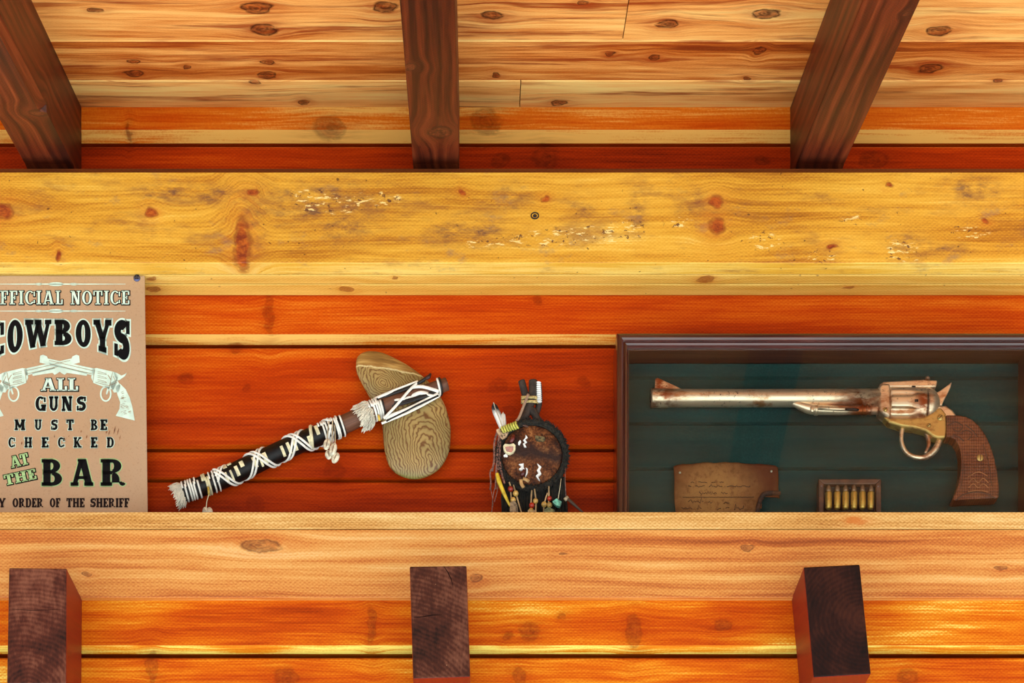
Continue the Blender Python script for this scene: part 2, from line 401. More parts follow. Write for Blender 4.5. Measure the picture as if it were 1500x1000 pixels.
# ceiling: u = x, v = distance along the roof slope
SL = 0.217
CU, CV = (1, 0, 0), (0, 0.977, 0.212)
def zc(Y): return PZ(157, 0.095) + SL * (Y - 0.095)
def roofY(py):
    """depth at which a view ray of this pixel row meets the ceiling"""
    a = (2050.0 - py) / F          # z = CZ + a(3+Y) = zc(Y)
    z0 = zc(0.0)
    return (z0 - CZ - 3 * a) / (a - SL)
def ck(px, py, r):
    Y = roofY(py); z = zc(Y); k = (3 + Y) / F
    return ((px - 700) * k, 0.977 * Y + 0.212 * z, r[0]*k, r[1]*k*2.1)
M_CEIL = wood('pine_ceiling_boards', CU, CV,
    [(0.0, (120, 42, 6)), (0.25, (178, 86, 24)), (0.48, (212, 130, 58)), (0.68, (232, 158, 80)), (1.0, (248, 188, 106))],
    [ck(376,12,(20,9)), ck(387,43,(18,8)), ck(197,108,(12,5)), ck(390,110,(12,5)), ck(392,91,(9,3)), ck(195,90,(9,3)), ck(372,121,(9,3)), ck(275,98,(6,3)), ck(562,10,(15,8)),
     ck(722,22,(16,6)), ck(978,35,(14,6)), ck(1122,20,(18,7)), ck(1375,46,(16,7)), ck(1362,100,(16,7)), ck(1110,75,(6,6)), ck(1097,115,(6,3)), ck(727,110,(6,4)), ck(893,79,(6,3)), ck(960,84,(9,4)), ck(818,151,(11,4)), ck(445,150,(6,4)), ck(140,15,(9,3)), ck(855,4,(8,3)), ck(1460,118,(8,3))],
    adj=(1.10,1.17,1.3), a=(0.62, 0.42, 0.42, 0.05), warp=0.03, grain=22, fine=200, rough=0.55, stain=(158, 56, 10), stain_amt=0.85, rim_col=(64, 16, 2), knot_col=(176, 74, 20), dark_streak=0.9, streak_col=(140, 42, 4), saw=0.03, long=1.9, spec=0.2, mask_amt=0.75, ring_amt=1.0)

RU, RV = (0, 1, 0.1), (1, -0.8 * SL, 0.8)
def rk(px, py, r):
    """knot on a rafter's underside"""
    z0 = PZ(240, 0.03) - SL * 0.03
    a = (2050.0 - py) / F
    Y = (z0 - CZ - 3 * a) / (a - SL); z = z0 + SL * Y; k = (3 + Y) / F
    x = (px - 700) * k
    return (Y + 0.1 * z, x + 0.8 * (z - SL * Y), r[1]*k*2.0, r[0]*k)
RSTOPS = [(0.0, (30, 10, 4)), (0.3, (64, 24, 10)), (0.5, (92, 40, 18)), (0.72, (118, 58, 30)), (1.0, (150, 84, 48))]
M_RAFTER = wood('dark_stained_rafter', RU, RV, RSTOPS, [rk(645,194,(16,9)), rk(603,98,(9,5)), rk(55,165,(14,6)), rk(1330,20,(8,4))],
    adj=(.78,.52,.4), a=(0.5, 0.42, 0.45, 0.12), warp=0.016, grain=60, fine=200, rough=0.5, coat=0.05, spec=0.25, stain=(110, 52, 26), stain_amt=0.5, rim_col=(46, 16, 6), knot_col=(138, 70, 36), saw=0.04, long=1.2)
M_JSIDE = wood('red_stained_joist_side', RU, RV, [(0.0, (110, 20, 2)), (0.5, (150, 40, 4)), (1.0, (190, 70, 14))], adj=(.6,.32,.3), a=(0.2, 0.2, 0.3, 0.03), rough=0.5, coat=0.1)

def end_grain(name, cx, cz, base, light):
    t = NT(name)
    p = t.pos()
    w = t.node('ShaderNodeTexNoise'); t.inp(w.inputs['Vector'], p); w.inputs['Scale'].default_value = 14.0; w.inputs['Detail'].default_value = 3.0
    dx = t.math('SUBTRACT', t.dot(p, (1, 0, 0)), cx); dz = t.math('SUBTRACT', t.dot(p, (0, 0, 1)), cz)
    d = t.math('SQRT', t.math('ADD', t.math('MULTIPLY', dx, dx), t.math('MULTIPLY', dz, dz)))
    d = t.math('MULTIPLY_ADD', w.outputs[0], 0.02, d)
    ring = t.math('MULTIPLY_ADD', t.math('SINE', t.math('MULTIPLY', d, 1000.0)), 0.5, 0.5)
    n = t.noise(t.comb(t.dot(p, (160, 0, 0)), t.dot(p, (0, 0, 55))), 1.0, 4.0, 0.7)
    nb = t.noise(p, 16.0, 4.0, 0.6)
    v = t.math('ADD', t.math('MULTIPLY', ring, 0.12), t.math('ADD', t.math('MULTIPLY', n, 0.75), t.math('MULTIPLY', t.math('SUBTRACT', nb, 0.5), 1.3)))
    col = t.ramp(v, [(0.15, tuple(c * 0.45 for c in base)), (0.45, base), (0.8, light)])
    sp = t.noise(p, 190.0, 1.0)
    col = t.mix(t.step(sp, 0.79, 0.82), col, lin((210, 160, 120)))
    t.bump(v, 0.4, 0.0012)
    return t.out(col, 0.6, 0.0, 0.0, 0.15)

# ------------------------------------------------------------------ the setting
XL, XR = -1.7, 1.9
g = MB(); g.box(-14, 14, -22, 3, -0.05, 0.0)
ground = structure(g.build('ground', plain('pale_gravel', (198, 198, 196), 0.9, scale=8, var=0.08)))

# upper wall between the rafters: log siding with sloping lower edge
def siding(planks, top_back, name, mat, back):
    """planks: list of (z_top, z_chamfer, z_bottom, y_face, y_in, plank id, tone, chamfer tone)"""
    b = MB()
    for (zt, zch, zb, yf, yi, pid, tn, ct) in planks:
        prof = [(back, zt), (yf + 0.003, zt), (yf, zt - 0.003), (yf, zch), (yi, zb), (back, zb)]
        tones = [0, ct * 0.3, tn, ct, 0, 0]  # ct paints ground bounce into the down-facing chamfer colour
        b.prism_x(prof, XL, XR, tones=tones, pl=pid, tn=tn)
    b.box(XL, XR, back - 0.012, back + 0.08, planks[-1][2] - 0.004, planks[0][0] + 0.002, pl=9.0, tn=-0.3)
    return structure(b.build(name, mat))
W = 0.095
siding([(PZ(140, W), PZ(190, W), PZ(210, W + .014), W, W + .014, 1.0, 0.30, 0.56),
        (PZ(213.5, W), PZ(262, W), PZ(275, W), W, W + .01, 2.3, -0.15, 0.2)], 0, 'wall_upper', M_WALL_UP, 0.15)
N = 0.09
siding([(PZ(405, N), PZ(489.5, N), PZ(505, N + .014), N, N + .014, 3.1, 0.02, 0.42),
        (PZ(508.5, N), PZ(651, N), PZ(657, N + .006), N, N + .006, 4.6, 0.0, 0.10),
        (PZ(660.5, N), PZ(699, N), PZ(702, N + .003), N, N + .003, 5.2, -0.06, 0.0),
        (PZ(705, N), PZ(790, N), PZ(800, N), N, N + .003, 6.7, -0.08, 0.0)], 0, 'wall_niche', M_WALL_NI, 0.15)
L = 0.012
pls = [(PZ(874, L), PZ(945, L), PZ(957.5, L + .012), L, L + .012, 7.4, 0.10, 0.36)]
zt = PZ(962.5, L); pid = 8.9
while zt > 0.12:
    zb = max(0.02, zt - 0.092)
    pls.append((zt, zb + 0.016, zb, L, L + 0.012, pid, 0.17, 0.34))
    zt = zb - 0.005; pid += 1.3
siding(pls, 0, 'wall_lower', M_WALL_LO, 0.12)

# ceiling boards of the eave (they fall towards the viewer)
def ceiling():
    b = MB()
    edges = [roofY(157) + 0.08, roofY(117.5), roofY(59.0)]
    st = edges[1] - edges[2]
    while edges[-1] > -1.15: edges.append(edges[-1] - st * random.choice((1.0, 1.0, 1.08)))
    tones = [0.24, -0.15, 0.07, 0.0, 0.05, -0.03, 0.02, 0.0, 0.0, 0.0]
    joints = {0: [763], 1: [], 2: [922]}
    for i in range(len(edges) - 1):
        y1, y0 = edges[i], edges[i+1]
        cuts = [XL] + [PX(j, y0) for j in joints.get(i, [])] + [XR]
        c = 0.004
        for j in range(len(cuts) - 1):
            g = 0.0006
            # profile: underside with a small eased front edge, coloured paler as if catching light
            prof = [(y0 + g + c, zc(y0 + g + c)), (y1 - g, zc(y1 - g)), (y1 - g, zc(y1) + 0.02), (y0 + g, zc(y0) + 0.02), (y0 + g, zc(y0) + 0.003)]
            b.prism_x(prof, cuts[j] + g, cuts[j+1] - g, tones=[tones[i] + 0.04*j, 0, 0, 0, 0.3], pl=i * 1.7 + j * 0.6 + 0.3, tn=0)
    # roof covering above the boards
    ye = edges[-1]
    b.prism_x([(ye, zc(ye) + 0.021), (1.6, zc(1.6) + 0.021), (1.6, zc(1.6) + 0.06), (ye, zc(ye) + 0.06)], XL - .2, XR + .2, pl=5, tn=-0.4)
    return structure(b.build('ceiling', M_CEIL))
ceiling()
bb = MB(); bb.box(XL, XR, 0.235, 0.3, 0.0, zc(0.25) + 0.01)
structure(bb.build('wall_back', plain('dark_inner_wall', (60, 26, 10), 0.8)))

# moulding boards under the beam
b = MB(); zb = PZ(385, 0.0)
b.box(XL, XR, 0.0345, 0.0575, zb + 0.0005, zb + 0.125, pl=1.0)
structure(b.build('trim_inner', M_MOULD, bevel=0.0012))
b = MB(); b.box(XL, XR, 0.0605, 0.0893, zb + 0.0005, zb + 0.125, pl=2.4)
structure(b.build('trim_outer', M_MOULD, bevel=0.0012))
b = MB(); b.box(XL, XR, 0.031, 0.0945, PZ(252, 0) + 0.0004, PZ(246.5, 0.03), pl=1.0)
structure(b.build('trim_plate', M_PLATE))

# the yellow beam
b = MB(); b.prism_x([(0.0, zb), (0.0, PZ(252, 0)), (0.031, PZ(252, 0)), (0.031, zb)], XL, XR, tones=[0, 0, 0, 0.30])  # underside coloured paler to stand in for light from the ground
hb = b.build('header_beam', M_BEAM, bevel=0.0012)
m = MB(); c = P(783.5, 316, 0)
m.tube([c + Vector((0.0055*math.cos(2*math.pi*i/20), -0.0004, 0.0045*math.sin(2*math.pi*i/20))) for i in range(21)], 0.0009, 6, cap=False)
m.ball(c, (0.003, 0.0012, 0.0026), 12, 6)
m.build('screw_hole', plain('dark_hole', (40, 24, 14), .8), hb)
tag(hb, 'scuffed yellow weathered timber beam running above the niche', 'beam')
# shelf board and the beam that carries it
ZS = PZ(750, 0)
ZL = ZS; ZS = ZL - 0.013         # raised front lip; the floor of the shelf lies a little lower
b = MB(); zq = PZ(774, 0)
b.prism_x([(-0.001, zq), (0.0895, zq), (0.0895, ZS), (0.013, ZS), (0.013, ZL), (-0.001, ZL)], XL, XR, pl=0.7)
tag(b.build('shelf_board', M_SHELFTOP, bevel=0.001), 'pale sawn shelf board the sign, axe and gun case stand on', 'shelf')
b = MB(); b.box(XL, XR, 0.001, 0.1, PZ(875, 0.001), PZ(774.8, 0), pl=0.2)
tag(b.build('shelf_beam', M_SHELF, bevel=0.0012), 'light orange timber beam just below the pale shelf board', 'beam')

# rafters
ZRB = PZ(240, 0.03)
def rafter(px0, px1, label, chamfer=False):
    x0, x1 = PX(px0, 0.03), PX(px1, 0.03)
    ye = -1.12
    zb = lambda y: ZRB + SL * (y - 0.03)
    b = MB()
    top = 0.0004
    prof = [(0.03, ZRB), (0.094, ZRB), (0.094, zc(0.094) - top), (ye, zc(ye) - top), (ye, zb(ye))]
    c = 0.010
    if not chamfer:
        b.prism_x(prof, x0, x1, pl=px0 * 0.01)
    else:
        ys = -0.155          # chamfer starts here and runs outwards on the right-hand lower edge
        sect = lambda y, cc: [(x0, y, zb(y)), (x1 - cc, y, zb(y)), (x1, y, zb(y) + cc), (x1, y, zc(y) - top), (x0, y, zc(y) - top)]
        rings = [[(x0, 0.094, ZRB), (x1 - 1e-4, 0.094, ZRB), (x1, 0.094, ZRB + 1e-4), (x1, 0.094, zc(0.094) - top), (x0, 0.094, zc(0.094) - top)],
                 sect(0.03, 1e-4), sect(ys, 1e-4), sect(ys - 0.004, c), sect(ye, c)]
        vs = [v for r in rings for v in r]; fs = []
        for i in range(4):
            for j in range(5):
                j2 = (j + 1) % 5
                fs.append((i*5+j, i*5+j2, (i+1)*5+j2, (i+1)*5+j))
        fs += [(0, 1, 2, 3, 4), tuple(20 + i for i in (4, 3, 2, 1, 0))]
        b.add(vs, fs, pl=px0 * 0.01)
        b.tn[16] = 0.32      # planed corner, paler wood
    o = b.build('roof_rafter', M_RAFTER, bevel=0.0 if chamfer else 0.0015)
    return tag(o, label, 'rafter', 'roof rafters under the eave')
rafter(37, 107, 'dark brown rafter above the cowboy notice, with a chamfered lower edge', True)
rafter(605, 672.5, 'dark brown rafter straight above the stone axe head, big knot near its lower end')
rafter(1167, 1237, 'dark brown rafter above the framed revolver case, leaning right')

# joist ends
M_CRACK = plain('dark_crack', (22, 9, 6), 0.9, spec=0.1)
def joist(q, label, base, light, ctr, cracks=()):
    Y0, Y1 = -0.10, 0.0115
    k = (3 + Y0) / F
    fr = [P(px, py, Y0) for px, py in q]
    bk = [Vector((v.x, Y1, v.z)) for v in fr]
    b = MB(); b.hexa(fr, bk, mat=1)
    b.m[0] = 0
    c = P(ctr[0], ctr[1], Y0)
    m = end_grain('joist_end_grain', c.x, c.z, base, light)
    o = b.build('floor_joist', [m, M_JSIDE], bevel=0.002)
    for pts, w in cracks:
        m = MB(); m.tube([P(x, y, Y0 - 0.00015) for x, y in pts], [w * 0.4] + [w] * (len(pts) - 2) + [w * 0.2], 6)
        m.build('drying_crack', M_CRACK, o)
    return tag(o, label, 'joist', 'joist ends below the shelf')
joist([(13, 831), (98, 832), (97, 1001), (10, 1001)], 'dark joist end jutting out below the cowboy notice', (80, 36, 24), (126, 74, 54), (40, 1010), [([(18, 892), (44, 893.5), (70, 893), (92, 892)], .0003)])
joist([(600, 829), (683.5, 828), (689, 991), (605, 994)], 'dark cracked joist end jutting out below the stone axe head', (72, 34, 22), (120, 72, 52), (560, 1100), [([(606, 904), (620, 903), (634, 900.5), (647, 900)], .0006), ([(650, 829), (656, 838), (661, 848), (664, 861)], .0006)])
joist([(1177, 830), (1259.5, 826), (1276, 987), (1191.5, 992)], 'slightly tilted dark joist end jutting out below the framed revolver', (38, 13, 7), (62, 27, 15), (1262, 905))

# ------------------------------------------------------------------ slab-serif lettering
def quad_rect(x0, y0, x1, y1, ox=0, oy=0):
    return [(x0-ox, y0-oy), (x1+ox, y0-oy), (x1+ox, y1+oy), (x0-ox, y1+oy)]
class Glyphs:
    """letters as overlapping quads in a unit-high cell; s stem, t thin stroke, e slab overhang; ox/oy outline growth"""
    def __init__(g, s, t, e, ox=0.0, oy=0.0): g.s, g.t, g.e, g.ox, g.oy = s, t, e, ox, oy
    def R(g, x0, y0, x1, y1): return [quad_rect(x0, y0, x1, y1, g.ox, g.oy)]
    def D(g, xa, ya, xb, yb, th):
        # slanted stroke, th = horizontal thickness, from (xa,ya) to (xb,yb) centre line
        if ya > yb: xa, ya, xb, yb = xb, yb, xa, ya
        k = (xb - xa) / (yb - ya); h = th / 2 + g.ox * math.sqrt(1 + k * k * (g.oy / max(g.ox, 1e-9))**2 if g.ox else 1)
        a, b = ya - g.oy, yb + g.oy
        xa2, xb2 = xa - k * g.oy, xb + k * g.oy
        return [[(xa2-h, a), (xa2+h, a), (xb2+h, b), (xb2-h, b)]]
    def A(g, cx, cy, rx, ry, a0, a1, tx, ty, n=22):
        ro, so = rx + g.ox, ry + g.oy
        ri, si = max(rx - tx - g.ox, 0.001), max(ry - ty - g.oy, 0.001)
        if abs(a1 - a0) < 359 and g.ox:
            d = math.degrees(g.ox / rx) * 0.8
            if a1 > a0: a0 -= d; a1 += d
            else: a0 += d; a1 -= d
        out = []
        for i in range(n):
            p, q = (math.radians(a0 + (a1-a0)*j/n) for j in (i, i+1))
            qd = [(cx+ro*math.cos(p), cy+so*math.sin(p)), (cx+ro*math.cos(q), cy+so*math.sin(q)),
                  (cx+ri*math.cos(q), cy+si*math.sin(q)), (cx+ri*math.cos(p), cy+si*math.sin(p))]
            out.append(qd if a1 < a0 else qd[::-1])
        return out
    def glyph(g, c):
        s, t, e = g.s, g.t, g.e
        R, D, A = g.R, g.D, g.A
        L = e + s          # right side of a left stem
        sb = 2 * e + s     # full slab width
        def stem(x, y0=0, y1=1): return R(x, y0, x + s, y1)
        def slab(x, y): return R(x, y, x + sb, y + t)
        sv = 0.30; sw = s * 0.55      # hanging serif
        if c == 'I': return stem(e) + slab(0, 0) + slab(0, 1-t), sb
        if c == 'L':
            w = max(0.66, sb + 0.2); return stem(e) + slab(0, 1-t) + R(0, 0, w, t) + R(w-sw, 0, w, sv+.06), w
        if c in 'EF':
            w = max(0.72, sb + 0.2)
            o = stem(e) + R(0, 1-t, w, 1) + R(w-sw, 1-sv, w, 1) + R(e, .5-t/2, w*.74, .5+t/2) + R(w*.74-sw*.8, .36, w*.74, .64)
            o += (R(0, 0, w, t) + R(w-sw, 0, w, sv)) if c == 'E' else R(0, 0, sb + .08, t)
            return o, w
        if c == 'T':
            w = max(0.84, sb + .2); x = w/2 - s/2
            return stem(x) + R(0, 1-t, w, 1) + R(0, 1-sv-.04, sw, 1) + R(w-sw, 1-sv-.04, w, 1) + R(x-e*1.2, 0, x+s+e*1.2, t), w
        if c == 'H':
            w = 2*sb + .10; x = w - e - s
            return stem(e) + stem(x) + slab(0, 0) + slab(0, 1-t) + slab(w-sb, 0) + slab(w-sb, 1-t) + R(e, .5-t*.55, x+s, .5+t*.55), w
        if c == 'N':
            th = s * .62; w = max(.92, 2*e+2*th+s)
            return (R(e, 0, e+th, 1) + R(w-e-th, 0, w-e, 1) + R(0, 0, 2*e+th, t) + R(0, 1-t, 2*e+th, 1) + R(w-2*e-th, 1-t, w, 1)
                    + D(e+s*.55, 1, w-e-s*.55, 0, s*1.05)), w
        if c == 'M':
            th = s * .75; w = max(1.12, 2*e+2*th+s*1.3); m = w/2
            return (R(e, 0, e+th, 1) + R(w-e-s, 0, w-e, 1) + R(0, 0, 2*e+th, t) + R(w-2*e-s, 0, w, t) + R(0, 1-t, 2*e+th, 1) + R(w-2*e-s, 1-t, w, 1)
                    + D(e+s*.4, 1, m, .22, s*.85) + D(w-e-s*.5, 1, m, .22, s*.7)), w
        if c == 'U':
            w = max(.92, 2*sb+.06); x1 = w - e - s*.85
            return (R(e, .36, L, 1) + R(x1, .36, w-e, 1) + slab(0, 1-t) + R(x1-e, 1-t, w, 1)
                    + A(w/2, .38, w/2-e, .38, 180, 360, s*.95, t*1.2)), w
        if c == 'W':
            w = 1.36; q = s*.92
            return (D(.14, 1, .40, 0, q) + D(.68, .98, .40, 0, s*.62) + D(.64, 1, .93, 0, q) + D(1.22, 1, .93, 0, s*.62)
                    + R(0, 1-t, .30+s*.4, 1) + R(.50, 1-t, .84, 1) + R(1.08-s*.2, 1-t, w, 1)), w
        if c == 'Y':
            w = 1.0; x = w/2 - s/2
            return (R(x, 0, x+s, .48) + D(.17, 1, w/2-.02, .40, s) + D(w-.16, 1, w/2+.03, .40, s*.72) + R(0, 1-t, .36, 1) + R(w-.36, 1-t, w, 1)
                    + R(x-e*1.2, 0, x+s+e*1.2, t)), w
        if c == 'A':
            w = 1.04
            return (D(.17, 0, w/2-.03, 1, s*.66) + D(w-.19, 0, w/2+.03, 1, s*1.05) + R(.24, .25, .78, .25+t*.9) + R(0, 0, .36, t) + R(w-.42, 0, w, t)
                    + R(w/2-.20, 1-t*.7, w/2+.12, 1)), w
        if c == 'K':
            w = .98
            return (stem(e) + slab(0, 0) + slab(0, 1-t) + D(w-.18, 1, L-.02, .42, s*.62) + D(.40, .56, w-.18, 0, s*1.05) + R(w-.38, 1-t, w, 1) + R(w-.40, 0, w+.02, t)), w
        if c == 'B':
            w = .86; m = .53; x = w - .42
            return (stem(e) + R(0, 0, x, t) + R(0, 1-t, x, 1) + R(e, m-t*.55, x, m+t*.45)
                    + A(x-.02, (1+m)/2-.02, .36, (1-m)/2+.02, -90, 90, s*.92, t, 14) + A(x, m/2, .42, m/2, -90, 90, s, t, 14)), w
        if c == 'D':
            w = .90; x = w - .44
            return stem(e) + R(0, 0, x, t) + R(0, 1-t, x, 1) + A(x, .5, .44, .5, -90, 90, s, t, 18), w
        if c == 'R':
            w = .98; m = .48; x = .46
            return (stem(e) + slab(0, 0) + R(0, 1-t, x, 1) + R(e, m-t*.4, x, m+t*.6)
                    + A(x, (1+m)/2, .36, (1-m)/2, -90, 90, s*.95, t, 14) + A(.44, .24, .30, .28, 0, 80, s*.95, t, 8) + R(.74-s*.95, .12, .74, .26)
                    + A(.86, .16, .14+.07*0, .16, 180, 330, .12, .13, 10)), w
        if c == 'O':
            w = .90; return A(w/2, .5, w/2, .5, 0, 360, s, t*1.05, 30), w
        if c in 'CG':
            w = .90
            o = A(w/2, .5, w/2, .5, 48, 318 if c == 'C' else 340, s, t*1.05, 26) + R(w-sw*.95, .60, w, .93)
            if c == 'C': o += R(w-sw*.95, .10, w, .32)
            else: o += R(w-s, 0, w, .44) + R(w-s-e*1.6, .44-t, w+e*.6, .44)
            return o, w
        if c == 'S':
            w = .80; m = .53
            h = t * .75; ru = (1 - m + h) / 2; rl = (m + h) / 2
            return (A(w/2, 1 - ru, w/2, ru, 40, 276, s, t*1.5, 18) + A(w/2, rl, w/2, rl, 96, -140, s, t*1.5, 18)
                    + R(w-sw, .66, w, .97) + R(0, .03, sw, .36)), w
        return [], 0.5

def text_quads(txt, x0, x1, ytop, ybot, s, t, e, o=0.0, gap=0.14, widths=None, warp=None):
    """quads in photo pixels for txt squeezed into x0..x1; o = outline growth in pixels"""
    H = ybot - ytop
    base = Glyphs(s, t, e)
    ws = [base.glyph(c)[1] if c != ' ' else 0.45 for c in txt]
    tot = sum(ws) + gap * (len(txt) - 1)
    sx = (x1 - x0) / tot
    gl = Glyphs(s, t, e, o / sx, o / H)
    out = []; x = 0.0
    for c, w in zip(txt, ws):
        if c != ' ':
            for q in gl.glyph(c)[0]:
                pts = []
                for (u, v) in q:
                    px = x0 + (x + u) * sx; py = ybot - v * H
                    pts.append(warp(px, v) if warp else (px, py))
                out.append(pts)
        x += w + gap
    return out
def rot_quads(qs, cx, cy, deg):
    a = math.radians(deg); c, s = math.cos(a), math.sin(a)
    return [[(cx + (x-cx)*c + (y-cy)*s, cy - (x-cx)*s + (y-cy)*c) for x, y in q] for q in qs]

# ------------------------------------------------------------------ the tin notice
SK = 0.027 / 0.3635
def SG(px, py, off=0.0):
    """point on the leaning notice under a photo pixel"""
    a = (2050.0 - py) / F
    Y = (0.033 + SK * (1.6645 - 3 * a)) / (1 + SK * a)
    v = P(px, py, Y)
    return v + Vector((0, -1, -SK)).normalized() * off
def sign():
    root = empty('notice_sign', (-0.62, 0.06, ZS), 'tan tin notice with black cowboy lettering leaning at the left end of the shelf', 'sign')
    def t_mat():
        t = NT('tan_painted_tin'); p = t.pos()
        n = t.noise(p, 9.0, 3.0); n2 = t.noise(p, 420.0, 2.0)
        col = t.mix(n, lin((198, 168, 138)), lin((184, 150, 114)))
        col = t.mix(t.math('MULTIPLY', t.step(n2, 0.55, 0.75), 0.3), col, lin((150, 112, 74)))
        return t.out(col, 0.42, 0.35, 0.0, 0.3)
    b = MB()
    xr0, xr1 = -0.4934, -0.4930
    w = 0.2588; zt, zb = 3.1643, ZS + 0.0005
    yt, yb = 0.033, 0.033 + SK * (zt - zb)
    n = Vector((0, 0.0012, 0))
    fr = [Vector((xr0-w, yt, zt)), Vector((xr0, yt, zt)), Vector((xr1, yb, zb)), Vector((xr1-w, yb, zb))]
    b.hexa(fr, [v + n for v in fr])
    b.build('plate', t_mat(), root, bevel=0.0004, segs=1)
    mint = plain('mint_print', (212, 232, 214), 0.6, var=0.04, spec=0.3)
    green = plain('pale_green_print', (172, 206, 140), 0.55, var=0.05)
    black = plain('black_print', (5, 4, 6), 0.7, var=0.0, spec=0.15)
    def put(name, quads, mat, off):
        m = MB()
        for q in quads:
            n = len(q); m.add([SG(x, y, off) for x, y in q], [tuple(range(n))])
        return m.build(name, mat, root)
    def line(quads_o, quads, mo, mf):
        m = MB()
        for q in quads_o: m.add([SG(x, y, 0.00035) for x, y in q], [tuple(range(len(q)))], mat=0)
        for q in quads: m.add([SG(x, y, 0.0007) for x, y in q], [tuple(range(len(q)))], mat=1)
        o = m.build('lettering', [mo, mf], root); return o
    # OFFICIAL NOTICE: pale letters with a dark contour
    kw = dict(s=.22, t=.07, e=.11, gap=.15)
    def contour(txt, x0, x1, y0, y1, mat_in=mint, rot=None, **kw):
        qo = text_quads(txt, x0, x1, y0, y1, o=1.05, **kw)
        sh = [[(x + .5, y + .4) for x, y in q] for q in qo]
        qi = text_quads(txt, x0, x1, y0, y1, o=0.0, **kw)
        qo = qo + sh
        if rot: qo, qi = rot_quads(qo, *rot), rot_quads(qi, *rot)
        return line(qo, qi, black, mat_in)
    o = contour('OFFICIAL NOTICE', -16, 189.5, 426, 446, **kw)
    def cow(px, v):
        bot = 505.5 + 24.5 * ((px - 88.0) / 98.0) ** 2
        return (px, 468.5 + (1 - v) * (bot - 468.5))
    qo, qi = [], []
    for c, a, d in (('C', -20, 6), ('O', 11, 33.5), ('W', 37, 75.5), ('B', 80, 105), ('O', 111, 133), ('Y', 137, 163.5), ('S', 167.5, 190)):
        kw = dict(s=.34 if c not in 'WY' else .30, t=.17, e=.06)
        qo += text_quads(c, a, d, 468.5, 506, o=1.9, warp=cow, **kw)
        qi += text_quads(c, a, d, 468.5, 506, o=0, warp=cow, **kw)
    line(qo, qi, mint, black)
    contour('ALL', 60, 114.5, 554, 572.5, s=.27, t=.09, e=.12, gap=.06)
    def solid(txts, y0, y1, o, mo=mint, **kw):
        qo, qi = [], []
        for c, a, d in txts:
            qo += text_quads(c, a, d, y0, y1, o=o, **kw); qi += text_quads(c, a, d, y0, y1, o=0, **kw)
        return line(qo, qi, mo, black)
    kw = dict(s=.30, t=.15, e=.07)
    solid((('G', 52, 67), ('U', 72, 85.5), ('N', 90.5, 106), ('S', 112.5, 126)), 580.5, 602, 1.1, **kw)
    solid((('M', 21.5, 37), ('U', 51, 61), ('S', 75, 84.5), ('T', 97.5, 108), ('B', 133, 143), ('E', 147, 157)), 614.5, 630, 0.9, **kw)
    solid((('C', 12.5, 22), ('H', 36, 47), ('E', 61, 71), ('C', 85, 94.5), ('K', 108, 119.5), ('E', 133, 142.5), ('D', 156.5, 167)), 640.5, 655.5, 0.9, **kw)
    contour('AT', 15, 42, 666, 683, mat_in=green, rot=(28, 675, 13), s=.28, t=.10, e=.12, gap=.05)
    contour('THE', 6, 53, 691, 706.5, mat_in=green, rot=(29, 699, 12), s=.28, t=.10, e=.10, gap=.08)
    solid((('B', 61, 91), ('A', 103.5, 137), ('R', 147.5, 184)), 672.5, 711.5, 1.3, mo=green, s=.31, t=.13, e=.07)
    kw = dict(s=.31, t=.15, e=.055, gap=.07)
    brown = plain('dark_brown_print', (30, 12, 10), 0.6, var=0.0, spec=0.2)
    q = []
    for c, a, d in (('BY', -12, 8.5), ('ORDER', 18.5, 63.5), ('OF', 73, 88.5), ('THE', 97.5, 124), ('SHERIFF', 132.5, 189.5)):
        q += text_quads(c, a, d, 729.5, 743, **kw)
    put('lettering', q, brown, 0.0007)
    # ornamental rules
    for yy in (416.2, 455.6):
        qs = [[(-14, yy-.3), (84, yy-1.0), (184, yy-.3), (184, yy+.3), (84, yy+1.0), (-14, yy+.3)]]
        for cx, r, h in ((82, 11, 2.9), (57, 5, 1.7), (108, 6, 1.7)):
            qs.append([(cx + r*math.cos(i*math.pi/8), yy + h*math.sin(i*math.pi/8)) for i in range(16)])
        put('ornamental_rule', qs, mint, 0.0005)
    # two crossed six-shooters, printed flat
    def gun(mir):
        X = (lambda x: x) if not mir else (lambda x: 175.0 - x)
        body = [[(59, 521), (63, 519.5), (69, 522), (70, 525), (139, 540), (137, 550), (58, 531)],            # barrel and sight
                [(70, 531), (128, 546.5), (127, 550.5), (98, 546), (95, 549), (91, 547)],                      # ejector rod
                [(135.5, 540), (142, 539), (168, 545), (173, 552), (171, 562), (166, 571), (150, 566), (137, 561), (133.5, 553)],  # cylinder and frame
                [(166, 545), (171, 546), (178, 550), (183, 548), (186, 545.5), (183, 551), (176, 556), (171, 558)],   # hammer
                [(160, 562), (171, 556), (177, 565), (174, 574), (167, 575)],
                [(169, 566), (176, 562), (184, 570), (190, 582), (194, 596), (197.5, 616), (169.5, 609), (175, 599), (176, 589), (172, 578)]]  # grip
        ring = []
        for i in range(24):
            a0, a1 = 2*math.pi*i/24, 2*math.pi*(i+1)/24
            ring.append([(155+8.5*math.cos(a0), 577+11.5*math.sin(a0)), (155+8.5*math.cos(a1), 577+11.5*math.sin(a1)), (155+6.2*math.cos(a1), 577+9.2*math.sin(a1)), (155+6.2*math.cos(a0), 577+9.2*math.sin(a0))])
        trig = [[(158, 566), (161, 567), (157, 578), (155, 577)]]
        det = []
        def ln(pts, w=.35):
            for (xa, ya), (xb, yb) in zip(pts, pts[1:]):
                dx, dy = xb-xa, yb-ya; l = math.hypot(dx, dy) or 1; nx, ny = -dy/l*w, dx/l*w
                det.append([(xa+nx, ya+ny), (xb+nx, yb+ny), (xb-nx, yb-ny), (xa-nx, ya-ny)])
